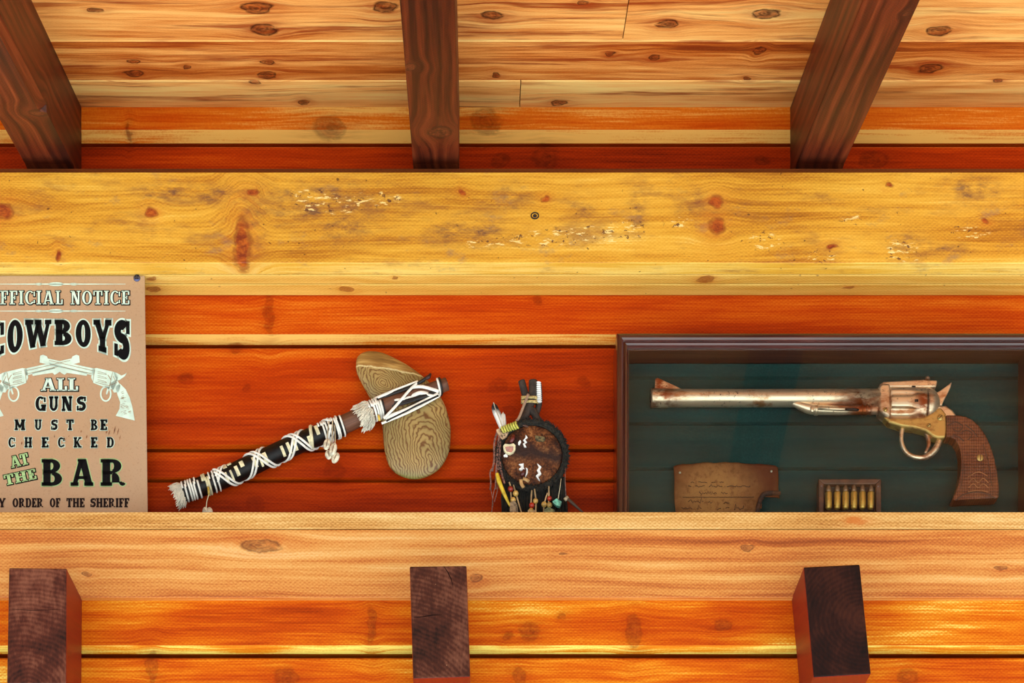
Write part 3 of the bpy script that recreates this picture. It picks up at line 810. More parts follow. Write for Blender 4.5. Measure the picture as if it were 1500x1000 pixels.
        ln([(72, 528), (136, 543)]); ln([(90, 537), (134, 547.5)]); ln([(139, 541), (136, 560)]); ln([(165, 545), (160, 568)])
        for dy in (0, 6, 12): ln([(143, 544+dy), (155, 547+dy), (156, 549+dy), (143, 546.5+dy)], .3)
        ln([(140, 560), (160, 565), (172, 560)]); ln([(166, 551), (170, 560)]); ln([(158, 549), (163, 557)], .5)
        rnd = random.Random(3)
        for i in range(34):
            t0 = rnd.random(); y = 574 + t0 * 34; xl = 176 + 2 * t0 - (abs(t0-.4) * 4 if t0 > .5 else 0); xr = 182 + 12 * t0
            x = xl + rnd.random() * (xr - xl - 4); ln([(x, y), (x + 2.5 + rnd.random()*2, y - 2 + rnd.random()*3)], .25)
        f = lambda qs: [[(X(x), y) for x, y in q] for q in qs]
        return f(body + ring + trig), f(det)
    m = MB()
    for i, mir in enumerate((True, False)):
        bd, dt = gun(mir)
        for q in bd: m.add([SG(x, y, 0.0004 + .0001*i) for x, y in q], [tuple(range(len(q)))], mat=0)
        for q in dt: m.add([SG(x, y, 0.0007) for x, y in q], [tuple(range(len(q)))], mat=1)
    m.build('revolver_print', [mint, plain('tan_line_print', (150, 124, 92), 0.5, var=0.0)], root)
    # rusty scratches beside the lettering
    q = []; rnd = random.Random(5)
    for (x, y, l, w) in ((160, 634, 9, 1.2), (168, 630, 13, 1.6), (173, 632, 12, 1.3), (176, 641, 9, .9), (127, 640, 6, 1.6), (119, 632, 5, 1.2), (156, 633, 5, 1.8), (32, 649, 6, 2.0), (95, 643, 9, 1.0), (80, 639, 5, 1.0), (161, 645, 8, .8), (101, 639, 4, .7)):
        a = math.radians(62 + rnd.random()*20 if x > 110 else 50 + rnd.random()*60)
        dx, dy = math.cos(a)*l/2, -math.sin(a)*l/2; nx, ny = -dy/l*w, dx/l*w
        q.append([(x-dx, y-dy), (x+nx, y+ny), (x+dx, y+dy), (x-nx, y-ny)])
    put('scratch_marks', q, plain('rust_mark', (150, 84, 40), 0.7, var=0.2), 0.0009)
    # screw in the upper corner
    c = SG(200.5, 407.2, 0.0)
    m = MB(); m.ball(c, (0.0052, 0.0022, 0.0052), 16, 8)
    for a in (45, 135):
        d = Vector((math.cos(math.radians(a)), 0, math.sin(math.radians(a)))) * 0.0034; k = Vector((-d.z, 0, d.x)) * 0.26
        f = Vector((0, -0.0021, 0))
        m.hexa([c+f+d+k, c+f+d-k, c+f-d-k, c+f-d+k], [c+d+k, c+d-k, c-d-k, c-d+k], mat=1)
    sc = m.build('screw', [plain('zinc', (112, 116, 158), 0.35, 0.9), plain('screw_slot', (16, 14, 40), 0.6)], root)
    sc['label'] = 'zinc cross-head screw'
sign()

# ------------------------------------------------------------------ the stone axe
def smooth_path(pts, n):
    """Catmull-Rom through pts -> n points"""
    pts = [Vector(p) for p in pts]
    out = []
    m = len(pts) - 1
    for i in range(n):
        t = i / (n - 1) * m
        k = min(int(t), m - 1); f = t - k
        p0, p1, p2, p3 = pts[max(k-1, 0)], pts[k], pts[k+1], pts[min(k+2, m)]
        out.append(0.5 * ((2*p1) + (p2-p0)*f + (2*p0-5*p1+4*p2-p3)*f*f + (3*p1-p0-3*p2+p3)*f**3))
    return out
def pillow(b, poly, centre, Yc, H, rings=9, back=0.7, pw=0.55, **k):
    """rounded stone / pad: outline in pixels, star-shaped about centre, half thickness H"""
    n = len(poly)
    C0 = P(centre[0], centre[1], Yc)
    out = [P(x, y, Yc) for x, y in poly]
    vs = []; fs = []
    ts = [math.sin(math.pi/2 * i / rings) for i in range(rings + 1)]
    levels = [(t, -H * (1 - t**2.6) ** pw) for t in ts] + [(t, H * back * (1 - t**2.6) ** pw) for t in ts[-2::-1]]
    for (t, h) in levels:
        for q in out:
            vs.append(C0 + (q - C0) * max(t, 0.001) + Vector((0, h, 0)))
    for i in range(len(levels) - 1):
        for j in range(n):
            j2 = (j+1) % n
            fs.append((i*n+j, (i+1)*n+j, (i+1)*n+j2, i*n+j2))
    k.setdefault('smooth', True)
    b.add(vs, fs, **k)
def closed_smooth(pts, n):
    m = len(pts); out = []
    for i in range(n):
        t = i / n * m; k = int(t); f = t - k
        p = [Vector((*pts[(k + d) % m], 0)) for d in (-1, 0, 1, 2)]
        v = 0.5 * ((2*p[1]) + (p[2]-p[0])*f + (2*p[0]-5*p[1]+4*p[2]-p[3])*f*f + (3*p[1]-p[0]-3*p[2]+p[3])*f**3)
        out.append((v.x, v.y))
    return out
def ellipsoid_px(b, px, py, Y, rx, rz, deg, ry=None, **k):
    r = Matrix.Rotation(math.radians(deg), 3, 'Y')
    s = (3 + Y) / F
    b.ball(P(px, py, Y), (rx*s, (ry or min(rx, rz))*s, rz*s), 14, 10, rot=r, **k)
def tube_px(b, pts, Y, r, seg=8, n=None, **k):
    """tube along pixel points (px, py[, depth]) with pixel radius"""
    q = [P(p[0], p[1], p[2] if len(p) > 2 else Y) for p in pts]
    if n: q = smooth_path(q, n)
    s = (3 + Y) / F
    rr = [x * s for x in r] if isinstance(r, (list, tuple)) else r * s
    if n and isinstance(rr, list):
        m = len(rr) - 1
        rr = [rr[min(int(i/(n-1)*m), m-1)] * (1 - (i/(n-1)*m - min(int(i/(n-1)*m), m-1))) + rr[min(int(i/(n-1)*m), m-1)+1] * (i/(n-1)*m - min(int(i/(n-1)*m), m-1)) for i in range(n)]
    b.tube(q, rr, seg, **k)

M_CORD_W = plain('white_cord', (250, 244, 232), 0.7, scale=120, var=0.04, spec=0.2)
M_CORD_B = plain('black_cord', (20, 13, 11), 0.6, scale=300, var=0.2)
M_CREAM = plain('cream_hide', (240, 226, 182), 0.75, scale=120, var=0.08)
M_FUR = plain('cream_fur', (250, 238, 214), 0.9, scale=60, var=0.06)
M_SHELL = plain('pale_shell', (240, 226, 196), 0.35, scale=160, var=0.12, coat=0.3)
M_YBEAD = plain('yellow_bead', (226, 188, 70), 0.4, scale=90, var=0.15, coat=0.3)

def stone_mat():
    t = NT('ringed_green_stone'); p = t.pos()
    w = t.noise(p, 26.0, 3.0, 0.55); w2 = t.noise(p, 110.0, 3.0, 0.6)
    def rings(px, py, ax, az, deg, fr):
        c = P(px, py, 0.07); a = math.radians(deg)
        dx = t.math('SUBTRACT', t.dot(p, (1,0,0)), c.x); dz = t.math('SUBTRACT', t.dot(p, (0,0,1)), c.z)
        u = t.math('ADD', t.math('MULTIPLY', dx, math.cos(a)/ax), t.math('MULTIPLY', dz, math.sin(a)/ax))
        v = t.math('ADD', t.math('MULTIPLY', dx, -math.sin(a)/az), t.math('MULTIPLY', dz, math.cos(a)/az))
        d = t.math('SQRT', t.math('ADD', t.math('MULTIPLY', u, u), t.math('MULTIPLY', v, v)))
        d = t.math('ADD', t.math('MULTIPLY_ADD', w, 0.028, d), t.math('MULTIPLY', w2, 0.003))
        s = t.math('MULTIPLY_ADD', t.math('SINE', t.math('MULTIPLY', d, fr)), 0.5, 0.5)
        return t.math('POWER', s, 2.6)
    lo = rings(630, 672, 1.0, 2.6, 12, 1500.0)
    up = rings(562, 566, 1.6, 1.1, -40, 2000.0)
    zsel = t.step(t.dot(p, (0,0,1)), PZ(600, .07), PZ(575, .07))
    r = t.mix(zsel, lo, up)
    n = t.noise(p, 14.0, 3.0); n3 = t.noise(p, 300.0, 2.0)
    base = t.mix(t.step(n, 0.35, 0.65), lin((172, 140, 82)), lin((128, 110, 62)))
    base = t.mix(t.math('MULTIPLY', n3, 0.4), base, lin((176, 154, 104)))
    col = t.mix(t.math('MULTIPLY', r, 0.85), base, lin((92, 44, 12)))
    # brown weathered cap on the top edge, beyond a ragged bright line
    a = P(523, 537, .07); bq = P(618, 552, .07)
    d = Vector((bq.x - a.x, 0, bq.z - a.z)).normalized(); nn = Vector((-d.z, 0, d.x))
    if nn.z < 0: nn = -nn
    h = t.math('SUBTRACT', t.dot(p, tuple(nn)), nn.dot(a))
    h = t.math('MULTIPLY_ADD', t.math('SUBTRACT', w2, 0.5), 0.006, h)
    capn = t.noise(t.comb(t.dot(p, tuple(d * 18)), t.dot(p, tuple(nn * 120))), 1.0, 3.0, 0.6)
    cap = t.ramp(capn, [(0.3, (110, 76, 36)), (0.5, (150, 108, 54)), (0.7, (196, 158, 92))])
    col = t.mix(t.step(h, 0.0, 0.0015), col, cap)
    ln = t.math('SUBTRACT', 1.0, t.math('MULTIPLY', t.math('ABSOLUTE', h), 520.0), clamp=True)
    col = t.mix(t.math('MULTIPLY', ln, 0.8), col, lin((232, 214, 160)))
    # greenish lower edge
    gz = t.step(t.math('ADD', t.dot(p, (0.12,0,1)), t.math('MULTIPLY', n, 0.01)), PZ(684, .07) - 0.012, PZ(697, .07) - 0.012)
    col = t.mix(t.math('MULTIPLY', gz, 0.5), col, lin((132, 138, 62)))
    t.bump(r, 0.15, 0.0006)
    return t.out(col, 0.45, 0.0, 0.15, 0.4)

def stone_axe():
    root = empty('stone_axe', P(460, 640, 0.07), 'stone axe with wrapped black and white handle hanging between the notice and the beaded shield', 'axe')
    YA = 0.0685
    k = (3 + YA) / F
    hp = [(259, 724), (290, 714), (320, 703), (360, 685), (400, 666), (440, 648), (480, 632), (505, 621), (535, 607), (560, 596), (600, 583), (655, 562)]
    hr = [12, 12.5, 13, 13.5, 13, 13, 13.5, 13, 12.5, 12.5, 11, 9]
    path = smooth_path([P(x, y, YA - 0.004 if x > 530 else YA) for x, y in hp], 90)
    xs = [ (v.x / k) + 700 for v in path]
    def rad(px):
        for i in range(len(hp) - 1):
            if hp[i][0] <= px <= hp[i+1][0]:
                f = (px - hp[i][0]) / (hp[i+1][0] - hp[i][0]); return hr[i] + (hr[i+1] - hr[i]) * f
        return hr[0] if px < hp[0][0] else hr[-1]
    def at(px):
        for i in range(len(path) - 1):
            if xs[i] <= px <= xs[i+1]:
                f = (px - xs[i]) / (xs[i+1] - xs[i]); return path[i].lerp(path[i+1], f), (path[i+1] - path[i]).normalized()
        return (path[0], (path[1]-path[0]).normalized()) if px < xs[0] else (path[-1], (path[-1]-path[-2]).normalized())
    def frame(px):
        c, d = at(px); f = Vector((0, -1, 0)); f = (f - d*f.dot(d)).normalized(); up = f.cross(d)
        if up.z < 0: up = -up
        return c, d, f, up
    # handle
    b = MB(); b.tube(path, [rad(x) * k for x in xs], 18)
    b.build('handle', wood('handle_wood', (0.93, 0, 0.37), (0.5, 1, -1), [(0, (44, 20, 12)), (0.5, (96, 58, 40)), (1, (140, 96, 70))], a=(.4,.3,.3,.05), grain=110, rough=0.6, saw=0), root)
    # black leather sleeve
    seg = [v for v, x in zip(path, xs) if 268 <= x <= 503]; sx = [x for x in xs if 268 <= x <= 503]
    b = MB(); b.tube(seg, [(rad(x) + 1.1) * k for x in sx], 20)
    b.build('leather_sleeve', plain('black_leather', (7, 5, 5), 0.45, scale=120, c2=(20, 13, 11), spec=0.25, bump=0.2), root)
    def helix(px0, px1, turns, ph, r, flat, mat, name, extra=1.6, n=150):
        pts = []
        for i in range(n):
            f = i / (n - 1); px = px0 + (px1 - px0) * f
            c, d, fr, up = frame(px); a = ph + 2*math.pi*turns*f
            pts.append(c + (fr*math.cos(a) + up*math.sin(a)) * (rad(px) + extra) * k)
        m = MB(); m.tube(pts, r * k, 6); return m.build(name, mat, root)
    # criss-cross double cords along the sleeve
    for off in (0.0, 0.62):
        helix(318, 486, 3.0, -0.6 + off, 1.7, 1, M_CORD_W, 'cord_winding')
        helix(318, 486, -3.0, 0.5 + off, 1.7, 1, M_CORD_W, 'cord_winding', extra=2.4)
    # tight rings near both ends
    for px in (271.5, 277, 280.5, 284, 290): helix(px-2, px+2, 1.05, 0, 1.5, 1, M_CORD_W, 'cord_ring', n=28)
    for px in (274, 287): helix(px-2, px+2, 1.05, 0, 1.4, 1, M_CORD_B, 'cord_ring', n=28)
    for px in (301, 304, 311, 316.5): helix(px-2, px+3, 1.05, 0, 1.7 if px < 306 else 1.3, 1, M_CREAM if px < 306 else M_CORD_W, 'cord_ring', n=28)
    for px in (472, 476, 480, 489, 491.5, 498): helix(px-2, px+4, 1.05, 0.4, 1.4, 1, M_CORD_W, 'cord_ring', n=28)
    # broad pale curve near the upper end
    helix(452, 470, 0.9, -1.5, 2.6, 1, M_CREAM, 'cord_ring', n=40)
    # little pale hide tabs on the sleeve
    def tab(px, side, w, h, skew=0.0):
        c, d, f, up = frame(px); R = (rad(px) + 1.9) * k
        m = MB(); vs = []
        for i in range(6):
            a = math.radians(side + (i/5 - .5) * h)
            for e in (-.5, .5):
                vs.append(c + d * (w*k*e + skew*k*(i/5-.5)) + (f*math.cos(a) + up*math.sin(a)) * R)
        n0 = len(vs)
        for i in range(6):
            a = math.radians(side + (i/5 - .5) * h)
            for e in (-.5, .5):
                vs.append(c + d * (w*k*e + skew*k*(i/5-.5)) + (f*math.cos(a) + up*math.sin(a)) * (R - 1.2*k))
        fs = [(2*i, 2*i+1, 2*i+3, 2*i+2) for i in range(5)] + [(n0+2*i+2, n0+2*i+3, n0+2*i+1, n0+2*i) for i in range(5)]
        fs += [(0, 2*0+n0, 1+n0, 1), (10, 11, n0+11, n0+10)] + [(2*i, 2*i+2, n0+2*i+2, n0+2*i) for i in range(5)] + [(2*i+3, 2*i+1, n0+2*i+1, n0+2*i+3) for i in range(5)]
        m.add(vs, fs); return m.build('hide_tab', M_CREAM, root)
    for px, a, w, h in ((331, -30, 4, 58), (338.5, -32, 3, 62), (347, -20, 5, 55), (334, 42, 6, 34), (341, 48, 6, 26), (356, 4, 6, 34), (373, -18, 5, 60), (381, -30, 3.2, 58), (388, -22, 6, 60),
                        (375, 48, 6, 30), (413, -30, 4.2, 62), (422, -28, 4.4, 66), (431, -24, 4.6, 66), (452, -34, 5, 50), (466, 8, 5, 60)):
        tab(px, a, w, h)
    # fur tuft at the neck and at the butt: many fine strands
    def tuft(px0, px1, name, length, n, droop, seed):
        rnd = random.Random(seed); m = MB()
        for i in range(n):
            px = px0 + rnd.random() * (px1 - px0)
            c, d, f, up = frame(px); a = rnd.uniform(-2.6, 2.6)
            rv = f*math.cos(a*0.75) + up*math.sin(a*0.75)
            s = c + rv * rad(px) * k * 0.98
            l = length * k * rnd.uniform(.5, 1.1)
            dr = (rv * 0.55 - d * rnd.uniform(.3, 1.1) + Vector((rnd.uniform(-.3,.3), 0, -droop * rnd.uniform(.3, 1)))).normalized()
            e = s + dr * l; mid = s.lerp(e, .5) + rv * l * .14
            e.y = min(e.y, 0.0885); mid.y = min(mid.y, 0.0885)
            m.tube([s, mid, e], [1.3*k, 1.0*k, .25*k], 4, cap=False)
        o = m.build(name, M_FUR, root); o['kind'] = 'stuff'; return o
    tuft(530, 545, 'fur_tuft', 12, 460, 0.8, 2)
    tuft(260, 269, 'fur_tuft', 11, 380, 0.9, 4)
    # stone blade
    blade = [(521.5, 533), (523, 524), (530, 517), (542, 514), (556, 515.5), (569, 520), (591, 531), (605, 540), (617, 549), (632, 563), (644, 579), (652, 594), (657, 610), (660, 626), (660, 641), (659, 656), (655, 669),
             (649, 680), (641, 689), (626, 698), (608, 702), (591, 699), (577, 691), (569, 680), (565, 667), (562, 650), (560, 623), (553, 603), (542, 583), (534, 569), (527, 556), (522, 544)]
    b = MB(); pillow(b, closed_smooth(blade, 72), (588, 606), YA + 0.003, 0.013, rings=10, back=0.9)
    b.build('stone_blade', stone_mat(), root)
    # lashing that ties the blade to the handle
    Yf = YA - 0.0155
    def lash(pts, r, mat=M_CORD_W, dy=0.0, flat=0.55):
        m = MB(); tube_px(m, [(x, y, Yf - dy - (0.0 if 0 < i < len(pts)-1 else -0.003)) for i, (x, y) in enumerate(pts)], Yf, r, 8, n=24, flat=flat)
        return m.build('lashing_cord', mat, root)
    lash([(546, 586), (572, 577), (600, 567), (622, 556)], 2.6, M_CORD_B, -0.001)
    lash([(552, 588), (590, 588), (622, 580), (642, 571)], 3.4, M_CORD_B, -0.001)
    lash([(570, 609), (604, 594), (634, 577)], 2.4, M_CORD_B, -0.001)
    lash([(566, 617), (604, 597), (642, 579)], 1.6, M_CORD_B, .001)
    lash([(572, 594), (600, 588), (628, 578)], 2.2, M_CORD_B, .0)
    lash([(547, 585), (565, 577), (598, 566)], 2.0)
    lash([(549, 583), (575, 572), (612, 558)], 1.5)
    lash([(598, 568), (618, 566), (643, 573)], 2.5, dy=.001)
    lash([(562, 613), (580, 594), (600, 571), (613, 559)], 2.0, dy=.002)
    lash([(564, 612), (600, 598), (642, 577)], 3.2)
    lash([(559, 620), (600, 603), (643, 580)], 1.8)
    lash([(560, 586), (588, 585), (606, 579)], 2.2)
    lash([(600, 582), (616, 575), (633, 579)], 3.0)
    lash([(618, 573), (628, 578), (640, 580)], 1.8)
    lash([(604, 566), (620, 556), (630, 549)], 2.0, M_CORD_B, .001)
    m = MB(); tube_px(m, [(624, 555), (628, 552), (631, 547)], Yf, [2, 3, 1.5], 8)
    m.build('cord_end', plain('dark_red_leather', (60, 14, 10), 0.5), root)
    for px in (545.5, 549, 552.5, 556): helix(px-3, px+3, 1.05, 0, 1.7, 1, M_CORD_W, 'cord_ring', n=28)
    for px in (547.3, 559): helix(px-3, px+3, 1.05, 0, 1.0, 1, M_CORD_B, 'cord_ring', n=28)
    for px, mt in ((639, M_CORD_W), (642, M_CORD_B)): helix(px-2, px+7, 1.05, 2.2, 1.7, 1, mt, 'cord_ring', n=28)
    m = MB(); tube_px(m, [(554.5, 608), (556, 616)], Yf, 1.8, 8); m.build('yellow_bead', M_YBEAD, root)
    m = MB(); tube_px(m, [(305, 713), (306, 724)], YA - 0.015, 1.6, 8); m.build('yellow_bead', M_YBEAD, root)
    # hanging cowries
    for pts in ([(482, 617), (480, 632), (479, 646)], [(487, 616), (487, 634), (486, 652)], [(490, 622), (491, 640), (490, 660)]):
        m = MB(); tube_px(m, pts, YA - 0.0155, 1.1, 6, n=10); m.build('hanging_cord', plain('tan_cord', (206, 182, 146), 0.7), root)
    for (x, y, a, dy, rz) in ((479, 650.5, 12, .002, 8.5), (481.5, 666, -14, .0, 7), (488, 658, 14, .004, 10), (491.5, 670.5, 26, .002, 8.5)):
        m = MB(); ellipsoid_px(m, x, y, YA - 0.0155 - dy, 5.4, rz, a, 3.6)
        s = m.build('shell', M_SHELL, root)
        q = P(x, y, YA - 0.0155 - dy)
        m = MB(); m.tube([q + Vector((math.sin(math.radians(a))*t*rz*k*.7, -3.65*k*math.sqrt(max(0, 1-(t*.7)**2)), math.cos(math.radians(a))*t*rz*k*.7)) for t in (-1, -.5, 0, .5, 1)], [.2*k, .6*k, .7*k, .6*k, .2*k], 6)
        m.build('shell_slit', plain('shell_slit', (150, 112, 80), 0.6), s)
    m = MB(); tube_px(m, [(306, 724), (303, 734), (302, 744)], YA - 0.014, .8, 6); m.build('hanging_cord', M_CREAM, root)
    for x, y, a in ((300.5, 748, 10), (307.5, 748.5, -14)):
        m = MB(); ellipsoid_px(m, x, y, YA - 0.012, 4.2, 6, a, 3); m.build('shell', M_SHELL, root)
stone_axe()

# ------------------------------------------------------------------ the little beaded shield
def shield():
    root = empty('medicine_shield', P(778, 790, 0.05), 'small round brown hide shield with sticks, feathers and beads standing left of the gun case', 'ornament')
    YS = 0.045; k = (3 + YS) / F
    cx, cy, rx, ry = 779, 667, 45.0, 44.0
    # hide disc: brown fur and leather patches
    t = NT('mottled_hide'); p = t.pos()
    n = t.noise(p, 45.0, 4.0, 0.6); n2 = t.noise(t.comb(t.dot(p, (260, 0, 60)), t.dot(p, (-60, 0, 260))), 1.0, 3.0, 0.7)
    base = t.ramp(t.math('MULTIPLY_ADD', n2, 0.6, t.math('MULTIPLY_ADD', n, 0.75, -0.12)), [(0.34, (22, 9, 5)), (0.5, (66, 32, 14)), (0.62, (112, 62, 30)), (0.78, (168, 112, 64))])
    c0 = P(cx, cy - 4, YS); zz = t.math('SUBTRACT', t.dot(p, (0.12, 0, 1)), c0.z + 0.12*c0.x)
    band = t.math('SUBTRACT', 1.0, t.math('MULTIPLY', t.math('ABSOLUTE', t.math('MULTIPLY_ADD', t.math('SUBTRACT', n, .5), .03, zz)), 55.0), clamp=True)
    col = t.mix(t.math('MULTIPLY', band, 1.2, clamp=True), base, t.mix(n2, lin((22, 12, 12)), lin((66, 42, 34))))
    t.bump(n2, 0.8, 0.002)
    hide = t.out(col, 0.75, 0, 0, 0.25)
    pts = [(cx + rx*math.cos(2*math.pi*i/48), cy + ry*math.sin(2*math.pi*i/48)) for i in range(48)]
    b = MB(); pillow(b, pts, (cx, cy), YS, 0.006, rings=6, back=0.5)
    b.build('hide_disc', hide, root)
    dark_fur = plain('black_fur', (16, 13, 10), 0.9, scale=200, var=.3, c2=(40, 34, 22))
    # furry rim
    b = MB()
    n = 64
    rim = [P(cx + (rx+4.5)*math.cos(2*math.pi*i/n), cy + (ry+4.5)*math.sin(2*math.pi*i/n), YS) for i in range(n + 1)]
    b.tube(rim, 4.6 * k, 10, cap=False)
    rnd = random.Random(11)
    for i in range(900):
        a = rnd.uniform(0, 2*math.pi); q = rnd.uniform(-1.0, 1.6)
        rr = 4.5 * k
        c = P(cx + (rx+4.5)*math.cos(a), cy + (ry+4.5)*math.sin(a), YS)
        rad = Vector((math.cos(a), 0, -math.sin(a)))
        nv = (rad*math.sin(q) + Vector((0, -1, 0))*math.cos(q)).normalized()
        tan = Vector((-math.sin(a), 0, -math.cos(a)))
        s = c + nv*rr*.9; e = s + (nv*.8 + tan*rnd.uniform(-1, 1) + rad*.2).normalized() * rnd.uniform(2.2, 4.6)*k
        b.tube([s, e], [.8*k, .2*k], 4, cap=False)
    o = b.build('fur_rim', dark_fur, root); o['kind'] = 'stuff'
    # painted white marks
    white = plain('white_paint', (240, 238, 234), 0.6, var=.03)
    Yw = YS - 0.0066
    def flat(poly, mat, name, Y=Yw, th=0.0012):
        m = MB(); m.extrude_y([(P(x, y, Y).x, P(x, y, Y).z) for x, y in poly], Y - th, Y + 0.003)
        return m.build(name, mat, root)
    flat([(770, 637), (773, 641), (769, 644), (772, 648), (768.5, 650), (771, 655), (768, 655), (766, 650), (769, 648.5), (766.5, 645), (769.5, 641.5)], white, 'painted_mark')
    flat([(759, 648), (762, 644.5), (763.5, 647), (761, 652), (759, 651)], white, 'painted_mark')
    flat([(787, 679), (793, 684), (790.5, 689), (793, 694), (788, 698), (791, 704), (787, 700), (785, 697), (789, 693), (786.5, 689), (789.5, 684.5)], white, 'painted_mark')
    flat([(760, 680), (767, 679), (767, 685), (769, 688), (763, 689), (760, 687), (764, 684)], white, 'painted_mark')
    flat([(770, 685), (773, 687), (773, 693), (769, 699), (771, 692), (771, 688)], white, 'painted_mark')
    flat([(737.5, 667), (741, 665), (744, 668), (743, 670), (738, 669)], white, 'painted_mark', YS - .003)
    # small carved face badge with cream border
    flat([(737, 654), (740, 651), (746, 652), (752, 650.5), (755, 653), (755, 659), (752, 664), (747, 666), (741, 664), (738, 660)], M_CREAM, 'badge', YS - .006, .003)
    flat([(740, 655), (746, 654), (752, 654), (752, 659), (749, 662.5), (743, 661.5), (741, 659)], plain('badge_face', (150, 118, 112), 0.6, scale=260, c2=(196, 130, 110)), 'badge_inlay', YS - .009, .0012)
    red = plain('dark_red_leather_patch', (96, 16, 12), 0.5, coat=.3)
    b = MB(); tube_px(b, [(752, 637), (751, 643), (748, 648)], YS - .009, [2.5, 3.2, 2.4], 8); b.build('red_patch', red, root)
    b = MB(); tube_px(b, [(768, 688), (766, 693), (764, 697)], YS - .008, [2.2, 3.4, 2.2], 8); b.build('red_patch', red, root)
    flat([(784, 638), (797, 640), (799, 644), (796, 647), (786, 646), (784, 642)], plain('olive_hide', (112, 96, 58), 0.8, scale=300, var=.3), 'hide_patch', YS - .0062)
    # leather loop
    for pts in ([(763, 702), (764, 709), (767, 714)], [(766, 701), (770, 702), (775, 705)]):
        b = MB(); tube_px(b, pts, YS - .011, 2.8, 6, n=8, flat=.5); b.build('tan_strip', plain('tan_leather', (196, 150, 92), .7, scale=150), root)
    # two crossed dark sticks bound with cord
    bark = plain('dark_bark', (34, 26, 22), 0.7, scale=140, var=.3, c2=(58, 46, 38), bump=.5)
    for pts, r in (([(764, 558), (769, 576), (776, 596), (792, 632), (822, 790)], [5.2, 5.4, 5.6, 5.6, 5]), ([(781, 558), (780, 580), (772, 604), (762, 632), (736, 790)], [6.8, 6.6, 6, 5.6, 5])):
        b = MB(); tube_px(b, [(x, y, YS + (.012 if y < 700 else .03)) for x, y in pts], YS, r, 10, n=30); b.build('stick', bark, root)
    b = MB(); tube_px(b, [(789, 562, YS+.016), (790, 588, YS+.016), (786, 606, YS+.018)], YS, [4.6, 4.8, 4], 10, n=12); b.build('stick', bark, root)
    for i in range(10):
        b = MB(); c = P(788.6 + .25*i*.6, 560.5 + i*3.05, YS + .010); b.ball(c, (4.2*k, 3.6*k, 1.7*k), 10, 6); b.build('white_bead', white, root)
    for i in range(4):
        b = MB(); n = 20; yy = 581 + i*3
        b.tube([P(776 + 11.6*math.cos(2*math.pi*j/n), yy + (i % 2)*1.0*math.sin(2*math.pi*j/n)*2, YS + .013 + 8.8*k*math.sin(2*math.pi*j/n)) for j in range(n + 1)], 1.5*k, 6, cap=False)
        b.build('cord_binding', plain('straw_cord', (214, 186, 118), .75, scale=300), root)
    b = MB(); tube_px(b, [(774, 577), (768, 592), (760, 612), (756, 616)], YS - .002, 2.0, 8, n=12, flat=.7); b.build('leather_thong', plain('pale_leather', (190, 150, 120), .7), root)
    b = MB(); tube_px(b, [(757, 617), (766, 622), (774, 625)], YS - .002, 1.6, 8, flat=.7); b.build('leather_thong', plain('brown_leather', (80, 48, 34), .7), root)
    # yellow wrapped peg, feathers and thongs on the left
    b = MB(); tube_px(b, [(733, 631), (758, 622)], YS - .004, [3.2, 3.2], 10); b.build('peg', plain('peg_wood', (120, 92, 40), .7), root)
    for i in range(7):
        f = i / 6; m = MB(); n = 14
        c = P(737 + 20*f, 629.5 - 7.2*f, YS - .004); d = Vector((.94, 0, .34)); up = Vector((-.34, 0, .94))
        m.tube([c + d*(.0018*math.sin(2*math.pi*j/n)) + (up*math.cos(2*math.pi*j/n) + Vector((0, 1, 0))*math.sin(2*math.pi*j/n))*4.4*k for j in range(n+1)], 1.5*k, 6, cap=False)
        m.build('yellow_cord_wrap', plain('yellow_cord', (232, 222, 96), .6), root)
    feather_t = NT('white_feather_black_tip'); p = feather_t.pos()
    n_ = feather_t.noise(p, 140.0, 2.0)
    zt = feather_t.math('MULTIPLY_ADD', n_, .012, feather_t.dot(p, (0, 0, 1)))
    fm = feather_t.out(feather_t.mix(feather_t.step(zt, PZ(607, YS) + .004, PZ(602, YS) + .008), lin((236, 230, 222)), lin((14, 12, 22))), .6)
    for spine, wd in (([(736, 627), (731, 612), (726, 600), (723, 590)], 5.6), ([(739, 626), (737, 614), (737, 604)], 4.2)):
        sp = smooth_path([P(x, y, YS - .006) for x, y in spine], 14)
        m = MB(); vs = []
        for i, q in enumerate(sp):
            f = i / 13; w = wd * k * (0.35 + .65*math.sin(math.pi*min(1, f*.75 + .15))) * (1 if f < .85 else (1-f)/.15*.6 + .4)
            d = (sp[min(i+1, 13)] - sp[max(i-1, 0)]).normalized(); sd = Vector((d.z, 0, -d.x))
            vs += [q - sd*w + Vector((0, .0012, 0)), q + Vector((0, -.0006, 0)), q + sd*w + Vector((0, .0012, 0)), q + Vector((0, .0018, 0))]
        fs = []
        for i in range(13):
            for j in range(4): fs.append((4*i+j, 4*i+(j+1) % 4, 4*i+4+(j+1) % 4, 4*i+4+j))
        fs += [(3, 2, 1, 0), (52, 53, 54, 55)]
        m.add(vs, fs, smooth=True); ft = m.build('feather', fm, root)
        m = MB(); m.tube([q + Vector((0, -.0012, 0)) for q in sp], [.7*k]*14, 6); m.build('quill', plain('quill', (214, 196, 170), .5), ft)
    # pale hide flap and fringe
    flat([(727, 630), (734, 627), (745, 634), (742, 640), (736, 645), (732, 640), (728, 634)], plain('pale_hide', (206, 170, 132), .8, scale=160), 'hide_flap', YS - .003, .002)
    pink = plain('brown_pink_leather', (150, 100, 84), .7, scale=200, var=.2)
